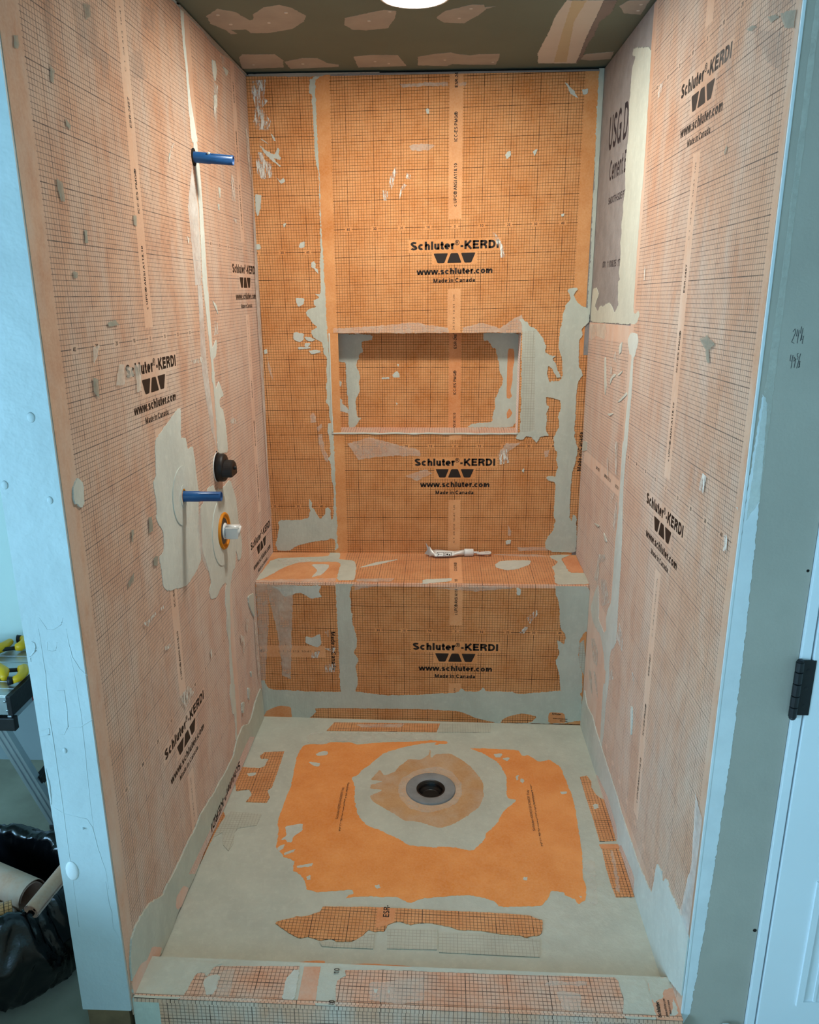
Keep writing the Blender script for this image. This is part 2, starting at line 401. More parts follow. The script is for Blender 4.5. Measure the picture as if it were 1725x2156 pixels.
    if c == 'm': return 1.08, [[(.07 + h, 0), (.07 + h, X)], [(.07 + h, .4)] + arc(.31, .47, .24 - h, XT - .47, 180, 0, 8) + [(.55 - h, 0)], [(.55 - h, .4)] + arc(.77 - h / 2, .47, .24 - h, XT - .47, 180, 0, 8) + [(1.01 - h * 1.5, 0)]]
    if c == 'n': return .72, [[(.07 + h, 0), (.07 + h, X)], [(.07 + h, .4)] + arc(.36, .45, .29 - h, XT - .45, 180, 0, 10) + [(.65 - h, 0)]]
    if c == 'o': return .74, [bowl(.37, .32 - h)]
    if c == 'r': return .48, [[(.07 + h, 0), (.07 + h, X)], [(.07 + h, .38), (.15, .56), (.26, XT), (.44, XT)]]
    if c == 's': return .66, [arc(.33, X - .19, .27 - h, .19 - h, 20, 245, 12)[:-1] + [(.28, .40), (.40, .34)] + arc(.33, .2, .29 - h, .2 - h, 65, -160, 12)]
    if c == 't': return .42, [[(.2, .94), (.2, .16), (.25, h), (.40, h)], [(.02, XT), (.39, XT)]]
    if c == 'u': return .72, [[(.07 + h, X), (.07 + h, .3)] + arc(.36, .3, .29 - h, .3 - h, 180, 360, 10) + [(.65 - h, .3)], [(.65 - h, 0), (.65 - h, X)]]
    if c == 'w': return 1.0, [[(h * .7, X), (.27, 0)], [(.27, 0), (.5, X)], [(.5, X), (.73, 0)], [(.73, 0), (1 - h * .7, X)]]
    if c == '0': return .72, [arc(.36, .5, .31 - h, .5 - h, 0, 360, 22)]
    if c == '1': return .72, [[(.42, 0), (.42, 1)], [(.42, .95), (.32, .78), (.16, .74)]]
    if c == '2': return .72, [arc(.36, .68, .3 - h, .32 - h, 165, -25, 12) + [(.1, h), (.66, h)]]
    if c == '3': return .72, [arc(.35, .75, .28 - h, .25 - h, 160, -85, 12) + [(.3, .52)], [(.3, .52)] + arc(.35, .27, .31 - h, .27 - h, 85, -160, 12)]
    if c == '4': return .72, [[(.5, 0), (.5, 1)], [(.5, .96), (.08, .32)], [(.04, .28), (.68, .28)]]
    if c == '5': return .72, [[(.62, T), (.2, T), (.14, .5)] + arc(.35, .33, .31 - h, .33 - h, 125, -160, 14)]
    if c == '6': return .72, [arc(.36, .34, .31 - h, .34 - h, 0, 360, 18), arc(.40, .5, .35 - h, .5 - h, 40, 180, 10)]
    if c == '7': return .72, [[(.06, T), (.66, T), (.42, .5), (.3, 0)]]
    if c == '8': return .72, [arc(.36, .75, .27 - h, .25 - h, 0, 360, 16), arc(.36, .27, .31 - h, .27 - h, 0, 360, 16)]
    return .6, []
_TC = {}
def glyphs(t, bold=.02):
    """triangles of a line of text, x 0..1 over its width, y in cap heights"""
    k = (t, bold)
    if k in _TC: return _TC[k]
    w = .135 + bold * 2.2; vs = []; ts = []; pen = 0.0
    for ch in t:
        adv, lines = glyph(ch, w)
        for ln in lines:
            P = [Vector(ln[0])]
            for p_ in ln[1:]:
                if (Vector(p_) - P[-1]).length > 1e-3: P.append(Vector(p_))
            n = len(P); closed = (P[0] - P[-1]).length < 1e-4 and n > 3; Lf = []; Rf = []
            for i in range(n):
                a = P[i - 1] if i else (P[n - 2] if closed else None); c = P[i + 1] if i < n - 1 else (P[1] if closed else None)
                d1 = (P[i] - a).normalized() if a is not None and (P[i] - a).length > 1e-6 else None
                d2 = (c - P[i]).normalized() if c is not None and (c - P[i]).length > 1e-6 else None
                d = ((d1 or d2) + (d2 or d1)); d = d.normalized() if d.length > 1e-6 else (d1 or d2)
                nr = Vector((-d.y, d.x)); m = 1.0
                if d1 is not None and d2 is not None: m = min(1.6, 1 / max(.5, nr.dot(Vector((-d2.y, d2.x)))))
                Lf.append(P[i] + nr * w / 2 * m); Rf.append(P[i] - nr * w / 2 * m)
            b0 = len(vs)
            for l_, r_ in zip(Lf, Rf): vs += [(l_.x + pen, l_.y), (r_.x + pen, r_.y)]
            for i in range(n - 1):
                q = b0 + 2 * i; ts += [(q, q + 1, q + 3), (q, q + 3, q + 2)]
        pen += adv
    x0 = min(v[0] for v in vs); x1 = max(v[0] for v in vs)
    _TC[k] = ([((x - x0) / (x1 - x0), y) for x, y in vs], ts); return _TC[k]
class Print:
    """collects flat lettering on one surface"""
    def __init__(s, surf, h, fr): s.s = surf; s.h = h; s.fr = fr; s.bm = bmesh.new()
    def poly(s, pts2, tris):
        f = SURF[s.s]; l = LIM[s.s]; vv = []
        for p in pts2:
            u, v = fwd(s.fr, *p); u = min(max(u, l[0]), l[1]); v = min(max(v, l[2]), l[3]); vv.append(s.bm.verts.new(W(*f(u, v, s.h))))
        for t in tris:
            try: s.bm.faces.new([vv[i] for i in t])
            except ValueError: pass
    def text(s, t, org, ex, ey, bold=.02):
        vs, ts = glyphs(t, bold)
        s.poly([(org[0] + x * ex[0] + y * ey[0], org[1] + x * ex[1] + y * ey[1]) for x, y in vs], ts)
    def line(s, t, x0, x1, base, cap, bold=.02): s.text(t, (x0, base), (x1 - x0, 0), (0, -cap), bold)
    def upw(s, t, pa, pb, px=.58, cap=1.16, bold=.026): s.text(t, (px, pb), (0, pa - pb), (-cap, 0), bold)
    def num(s, n, row=0): w = .5 if len(n) == 1 else 1.15; return w
    def numbers(s, row, a=-40, b_=40):
        for p in range(a, b_ + 1, 10):
            n = str(abs(p)); w = .55 if len(n) == 1 else 1.2; s.line(n, p - w / 2, p + w / 2, row + .45, .9, .02)
    def logo(s, row, made=True):
        s.line('Schluter', -16.6, -.05, row + 8.1, 3.0, .05); s.line('\u00ae', .05, 1.8, row + 6.65, 1.75, .0); s.line('-KERDI', 2.2, 16.55, row + 8.1, 3.0, .05)
        def trap(a0, a1, b0, b1):
            pts = []; cs = [(a0, row + 9.43), (a1, row + 9.43), (b1, row + 13.0), (b0, row + 13.0)]
            for i in range(4):
                p = Vector(cs[i]); q = Vector(cs[i - 1]); r = Vector(cs[(i + 1) % 4])
                d1 = (q - p).normalized() * .45; d2 = (r - p).normalized() * .45
                for t in (0, .25, .5, .75, 1): pts.append(tuple((p + d1) * (1 - t) ** 2 + p * 2 * t * (1 - t) + (p + d2) * t ** 2))
            s.poly(pts, [(0, i, i + 1) for i in range(1, len(pts) - 1)])
        trap(-7.95, -2.45, -6.35, -3.85); trap(-1.45, 1.25, -2.8, 2.65); trap(2.4, 7.9, 3.8, 6.35)
        s.line('www.schluter.com', -14.4, 14.4, row + 17.0, 2.3, .042)
        if made: s.line('Made in Canada', -7.9, 7.9, row + 20.0, 1.55, .032)
    def band(s, row, items=('dots', 'esr', 'icc', 'ansi')):
        if 'dots' in items: s.upw('C 1  24 313  10-41  1/R', row + 24.5, row + 41, .3, .7, -.012)
        if 'esr' in items: s.upw('ESR-2467', row + 46.2, row + 52.6)
        if 'icc' in items: s.upw('ICC-ES PMG\u00ae', row + 61.3, row + 71.1)
        if 'ansi' in items: s.upw('c UPC\u00ae ANSI A118.10', row + 78.4, row + 93.1)
    def done(s, parent, mat='ink', name='printed_lettering'):
        bm = s.bm; c = W(*SURF[s.s](0, 0, 1)) - W(*SURF[s.s](0, 0, 0)); bm.normal_update()
        for f in bm.faces:
            if f.normal.dot(c) < 0: f.normal_flip()
        bm.faces.layers.int.new('keep')
        return tag(link(name, bm, mat, parent), kind='stuff')

# ================================================================== SETTING
# ---- house floor, ceiling, outer room
fl = boxo('floor', (-300, -430, -27), (180, 1, -25), 'room_floor'); tag(fl, kind='structure')
ce = boxo('ceiling', (-300, -430, ZCE), (180, 14, ZCE + 3), 'drywall_ceiling'); tag(ce, kind='structure')
bm = bmesh.new()
for a, b_ in (((-306, -430, -25), (-300, -426, ZCE)), ((-306, -274, -25), (-300, -57, ZCE)), ((-306, -426, -25), (-300, -274, 22)), ((-306, -426, 148), (-300, -274, ZCE))): box(bm, a, b_)
wl = link('wall_west', bm, 'room_wall'); tag(wl, kind='structure')
bm = bmesh.new()
for a, b_ in (((-306, -426, 22), (-302, -422, 148)), ((-306, -278, 22), (-302, -274, 148)), ((-306, -426, 22), (-302, -274, 26)), ((-306, -426, 144), (-302, -274, 148)), ((-305, -352, 26), (-303, -348, 144))): box(bm, a, b_)
w1 = link('window_1', bm, 'door_white'); tag(w1, kind='structure')
wr = boxo('wall_rear', (-300, -57, -25), (-89.6, -53, ZCE), 'room_wall'); tag(wr, kind='structure')
wr2 = boxo('wall_rear_lower', (-300, -57.6, -25), (-89.6, -57, 14), 'room_wall_grey'); tag(wr2, kind='structure')  # grey strip over the lower rear wall
we = boxo('wall_east', (180, -430, -25), (186, -150, ZCE), 'room_wall'); tag(we, kind='structure')
bm = bmesh.new()
for a, b_ in (((-300, -434, -25), (-84, -430, ZCE)), ((44, -434, -25), (180, -430, ZCE)), ((-84, -434, -25), (44, -430, 54)), ((-84, -434, 182), (44, -430, ZCE))): box(bm, a, b_)
wf = link('wall_front', bm, 'room_wall'); tag(wf, kind='structure')
bm = bmesh.new()
for a, b_ in (((-84, -434, 54), (-80, -431.5, 182)), ((40, -434, 54), (44, -431.5, 182)), ((-84, -434, 54), (44, -431.5, 58)), ((-84, -434, 178), (44, -431.5, 182)), ((-22, -433.5, 58), (-18, -431.5, 178))): box(bm, a, b_)
w2 = link('window_2', bm, 'door_white'); tag(w2, kind='structure')

# ---- left partition, its painted end faces the camera
def wallprism(name, pts, z0, z1, mat, parent=None):
    bm = bmesh.new(); lo = [bm.verts.new(W(x, y, z0)) for x, y in pts]; hi = [bm.verts.new(W(x, y, z1)) for x, y in pts]
    n = len(pts)
    for i in range(n): bm.faces.new((lo[i], lo[(i + 1) % n], hi[(i + 1) % n], hi[i]))
    bm.faces.new(lo[::-1]); bm.faces.new(hi)
    return link(name, bm, mat, parent)
xl = lambda y: XL + AL * y
xr = lambda y: XR + AR * y
wall_l = wallprism('wall_left', [(xl(0), 0), (xl(YS), YS), (-89.2, YS), (-89.2, 0)], -17.6, ZCE - .25, 'post_paint'); tag(wall_l, kind='structure')
wallprism('sole_plate', [(xl(0) - .6, 0), (xl(YS) - .8, YS + .6), (-88.4, YS + .6), (-88.4, 0)], -25, -17.6, 'wood_stud', wall_l)
# ---- right partition: grey drywall towards the camera, cement board towards the shower
wall_r = wallprism('wall_right', [(xr(0) + 1.3, 14), (xr(YD) + .35, YD), (66.6, YD), (66.6, 14)], -25, ZCE - .2, 'drywall_grey'); tag(wall_r, kind='structure')
wallprism('cement_board', [(xr(0), 0), (xr(YD), YD + .1), (xr(YD) + .3, YD + .1), (xr(0) + 1.25, 0)], -25, ZCE - .7, 'cement_board', wall_r)
# ---- back wall with the niche
bm = bmesh.new()
zt = ZCE - .9
for a, b_ in (((xl(0) - 12, 0, -25), (NX0, 12, zt)), ((NX1, 0, -25), (xr(0) + 1, 12, zt)), ((NX0, 0, -25), (NX1, 12, NZ0)), ((NX0, 0, NZ1), (NX1, 12, zt)), ((NX0, ND, NZ0), (NX1, 12, NZ1))): box(bm, a, b_)
wall_b = link('wall_back', bm, 'cement_board'); tag(wall_b, kind='structure')
boxo('top_plate', (xl(0) - 12, 3, zt), (xr(0) + 1, 12, ZCE), 'wood_stud', wall_b)
boxo('shadow_gap', (xl(0), 2.4, zt), (xr(0), 3, ZCE), 'shadow_gap', wall_b)

# ---- shower pan, bench, curb (each one thing with its parts)
pan = thing('shower_pan', 'sloped shower floor of bright orange foam mostly skimmed with grey thinset', 'shower pan', (-12, -92, -25))
wallprism('tray', [(xl(YCB), YCB), (xr(YCB), YCB), (xr(YF), YF), (xl(YF), YF)], -25, -24.2, 'thinset', pan)
slab('thinset_skim', 'P', [(xl(YCB), YCB), (xr(YCB), YCB), (xr(YF), YF), (xl(YF), YF)], -3, 0, 'thinset', pan, hole=8.0)
bench = thing('shower_bench', 'built-in full-width shower bench wrapped in orange gridded waterproofing membrane', 'bench', (-12, -16, -25))
bm = bmesh.new(); vs = box(bm, (xl(-16) + .2, YF, -25), (xr(-16) - .1, -.05, ZBT))
for v in bm.verts:
    if v.co.z > W(0, 0, 0).z and v.co.y > W(0, -5, 0).y: v.co.z += .01
ed = [e for e in bm.edges if all(v.co.y < W(0, -30, 0).y and v.co.z > W(0, 0, 30).z for v in e.verts)]
bmesh.ops.bevel(bm, geom=ed, offset=.009, segments=4, affect='EDGES', profile=.5)
bcore = link('body', bm, 'membrane_tape', bench)
curb = thing('shower_curb', 'low shower curb across the opening covered in pinkish gridded membrane', 'curb', (-12, -160, -25))
bm = bmesh.new(); box(bm, (xl(-160) + .1, YCF, -25), (xr(-160) - .1, YCB, ZCB))
for v in bm.verts:
    if v.co.z > W(0, 0, -20).z: v.co.z += .01 * FX * v.co.x * 100
ed = [e for e in bm.edges if all(v.co.y < W(0, -165, 0).y and v.co.z > W(0, 0, -20).z for v in e.verts)]
bmesh.ops.bevel(bm, geom=ed, offset=.008, segments=4, affect='EDGES', profile=.5)
link('body', bm, 'thinset', curb)
PAR = {'B': wall_b, 'N': wall_b, 'L': wall_l, 'R': wall_r, 'F': bench, 'T': bench, 'P': pan, 'C': curb, 'G': curb, 'K': ce, 'D': wall_r, 'S': wall_l}

# ================================================================== MEMBRANE SHEETS
def sheet(s, poly, h, fr, mat='membrane_fleece', name='membrane_sheet'):
    return slab(name, s, poly, 0, h, mat, PAR[s], fr)
# back wall
sh = sheet('B', rect(-75.8, 38.8, -45.4, 219.4), .06, 'BL'); p = Print('B', .075, 'BL')
for row in (0, 100): p.numbers(row, 20, 40)
p.done(sh)
sh = sheet('B', [(-50.3, 219), (-49.9, NZ1), (NX1, NZ1), (NX1, 88), (49.7, 88), (49.9, 219.2)], .12, 'BC0'); p = Print('B', .135, 'BC0')
p.numbers(0); p.logo(0); p.band(0, ('dots',)); p.band(-100, ('icc', 'ansi')); p.upw('ESR-24', -51.2, -46.5 - 0)
p.done(sh)
sh = sheet('B', [(-49.2, 39), (49.6, 39), (49.6, NZ0), (-49.2, NZ0)], .10, 'BC1'); p = Print('B', .115, 'BC1')
p.numbers(0); p.logo(0); p.band(0, ('dots',)); p.done(sh)
sh = sheet('B', [(47.2, 44), (51.4, 44), (51.4, 121), (48.6, 121)], .14, 'BR', 'membrane_tape'); p = Print('B', .155, 'BR')
p.line('Made in Canada', -7.9, 7.9, 20.4, 1.55, .022); p.done(sh)
# niche lining
sh = sheet('N', rect(NX0, NZ0, NX1, NZ1), .06, 'N', 'membrane_tape'); slab('print_band', 'N', rect(-2.05, NZ0 + .9, 2.75, NZ1), 0, .068, 'membrane_plain', wall_b); p = Print('N', .075, 'N')
p.upw('ESR-246', 47.0, 52.6); p.upw('ICC-ES PMG\u00ae', 61.3, 71.1); p.upw('NSI A118.10', 78.4, 84.6); p.done(sh)
bm = bmesh.new(); uv = bm.loops.layers.uv.new('print')
def quad(pts, uvs):
    f = bm.faces.new([bm.verts.new(W(*q)) for q in pts])
    for lp, t in zip(f.loops, uvs): lp[uv].uv = t
e = .05
quad([(NX0 + e, ND, NZ0), (NX0 + e, -.1, NZ0), (NX0 + e, -.1, NZ1), (NX0 + e, ND, NZ1)], [(0, 0), (9, 0), (9, 39), (0, 39)])
quad([(NX1 - e, -.1, NZ0), (NX1 - e, ND, NZ0), (NX1 - e, ND, NZ1), (NX1 - e, -.1, NZ1)], [(0, 0), (9, 0), (9, 39), (0, 39)])
quad([(NX0, -.1, NZ1 - e), (NX1, -.1, NZ1 - e), (NX1, ND, NZ1 - e), (NX0, ND, NZ1 - e)], [(-49, 0), (25, 0), (25, 9), (-49, 9)])
quad([(NX0, -.1, NZ0 + e), (NX1, -.1, NZ0 + e), (NX1, ND, NZ0 + 1.0), (NX0, ND, NZ0 + 1.0)], [(-49, 0), (25, 0), (25, 9), (-49, 9)])
link('niche_lining', bm, 'membrane_tape_worn_lit', wall_b)
bm = bmesh.new(); pts = []
for i in range(60):
    x = NX0 + (NX1 - NX0) * i / 59; pts.append((x, -.15 + .15 * noise.noise(Vector((x * .2, 0, 0))), NZ0 + .1 + .25 * noise.noise(Vector((x * .15, 3, 0)))))
sweep(bm, pts, [.38 + .2 * noise.noise(Vector((i * .4, 9, 0))) for i in range(60)], 8); link('sill_bead', bm, 'thinset_dab', wall_b, True)
bm = bmesh.new(); pts = [(NX0 + .1, -.1 + .1 * math.sin(i * .9), NZ0 + (NZ1 - NZ0) * i / 30) for i in range(31)]
sweep(bm, pts, .33, 8); link('jamb_bead', bm, 'thinset_dab', wall_b, True)
# left wall
sh = sheet('L', [(-70.3, 219.6), (-.1, 219.6), (-.1, -19.5), (-70.3, -19.5)], .06, 'LF', 'membrane_fleece_worn'); p = Print('L', .075, 'LF')
for row in (0, 100): p.numbers(row, -40, 10); p.logo(row)
p.band(0, ('dots', 'esr', 'icc', 'ansi')); p.band(-100, ('esr', 'icc', 'ansi')); p.done(sh)
sh = sheet('L', [(-166.4, 219.6), (-68.9, 219.6), (-67.0, -19.5), (-166.4, -19.5)], .12, 'L', 'membrane_fleece_worn'); p = Print('L', .135, 'L')
for row in (0, 100): p.numbers(row); p.logo(row)
p.band(0); p.band(-100); p.band(100, ('dots',)); p.done(sh)
# right wall
sh = sheet('R', [(-71.5, 135.4), (-.1, 133.4), (-.1, -21), (-71.5, -21)], .06, 'RF', 'membrane_fleece_worn'); p = Print('R', .075, 'RF')
p.band(0, ('esr', 'icc', 'ansi')); p.done(sh)
sh = sheet('R', [(-163.8, 219.6), (-66.3, 219.6), (-65.8, -21), (-163.8, -21)], .12, 'R', 'membrane_fleece_worn'); p = Print('R', .135, 'R')
for row in (0, 100): p.numbers(row); p.logo(row)
p.band(0); p.band(100); p.done(sh)
p = Print('R', .02, 'id'); FRID = FR['id']; FR['cement'] = ((0, 0), (-1, 0), (0, -1)); p.fr = 'cement'
p.text('USG D', (15.6, -190.8), (27.5, 0), (0, -10.6), .012); p.text('Cement B', (20, -180.8), (25.5, 0), (0, -6.5), .01)
p.text('SMOOTH SIDE PR', (21.2, -173.3), (25, 0), (0, -2.2), .02); p.text('001  11/08/25  17', (17.9, -152.8), (28, 0), (0, -2.2), .02)
p.done(wall_r, 'ink_grey', 'stamped_lettering')
# bench
sh = sheet('F', rect(-45, -21, 51.4, 37.2), .06, 'F'); p = Print('F', .075, 'F')
p.numbers(0, -30, 40); p.logo(0); p.band(0, ('dots',)); p.upw('c UPC\u00ae ANSI A118', -17.6, -6.9); p.done(sh)
sh = sheet('F', rect(-76.0, -21, -44.0, 37.2), .10, 'FL'); p = Print('F', .115, 'FL')
p.upw('C 1  24 313  10-41  1/R', 24.5, 41, .3, .7, -.012); p.upw('67', 46.4, 48.2); p.line('Made in Canada', -8.6, 7.9, 20.0, 1.7, .022); p.done(sh)
sh = sheet('T', rect(-76.0, -31.4, 51.4, -.1), .06, 'T'); p = Print('T', .075, 'T')
p.upw('CC-ES PMG\u00ae', 61.8, 70.6); p.upw('10', 79.2, 81.4); p.done(sh)
def edge_wrap(x0, x1, yc, zc, r, sl, mat, parent, fr_u):
    bm = bmesh.new(); uv = bm.loops.layers.uv.new('print'); R_ = []; nx = 40
    for i in range(nx + 1):
        x = x0 + (x1 - x0) * i / nx
        R_.append([(bm.verts.new(W(x, yc - r * math.sin(a), zc + sl * x + r * math.cos(a))), x, a * r) for a in [math.pi / 2 * j / 8 for j in range(9)]])
    for p_, q_ in zip(R_, R_[1:]):
        for j in range(8):
            qd = (p_[j], p_[j + 1], q_[j + 1], q_[j]); f = bm.faces.new([v[0] for v in qd])
            for lp_, v in zip(f.loops, qd): lp_[uv].uv = (v[1] - fr_u, v[2])
    return link('edge_wrap', bm, mat, parent, True)
edge_wrap(-76.0, 51.4, YF + 1.1, ZBT - 1.05, 1.2, 0, 'membrane_tape_worn_lit', bench, 1.1)  # white highlight of the bench edge painted by this paler strip
# curb
edge_wrap(-77.0, 51.8, YCF + 1.1, ZCB - 1.0, 1.2, FX, 'membrane_tape_worn_lit', curb, 1.8)  # curb edge gets the same highlight in its colour
slab('membrane_sheet', 'G', [(-71, -24.8), (51.6, -24.8), (51.6, -16.9), (-71, -15.7)], 0, .06, 'membrane_tape_worn_lit', curb, 'curb')
p = Print('C', .42, 'curb')
p.text('10', (-30.6, 6.9), (0, -1.5), (-1.3, 0), .015); p.text('30', (-30.6, 16.0), (0, -1.7), (-1.4, 0), .02); p.done(curb)

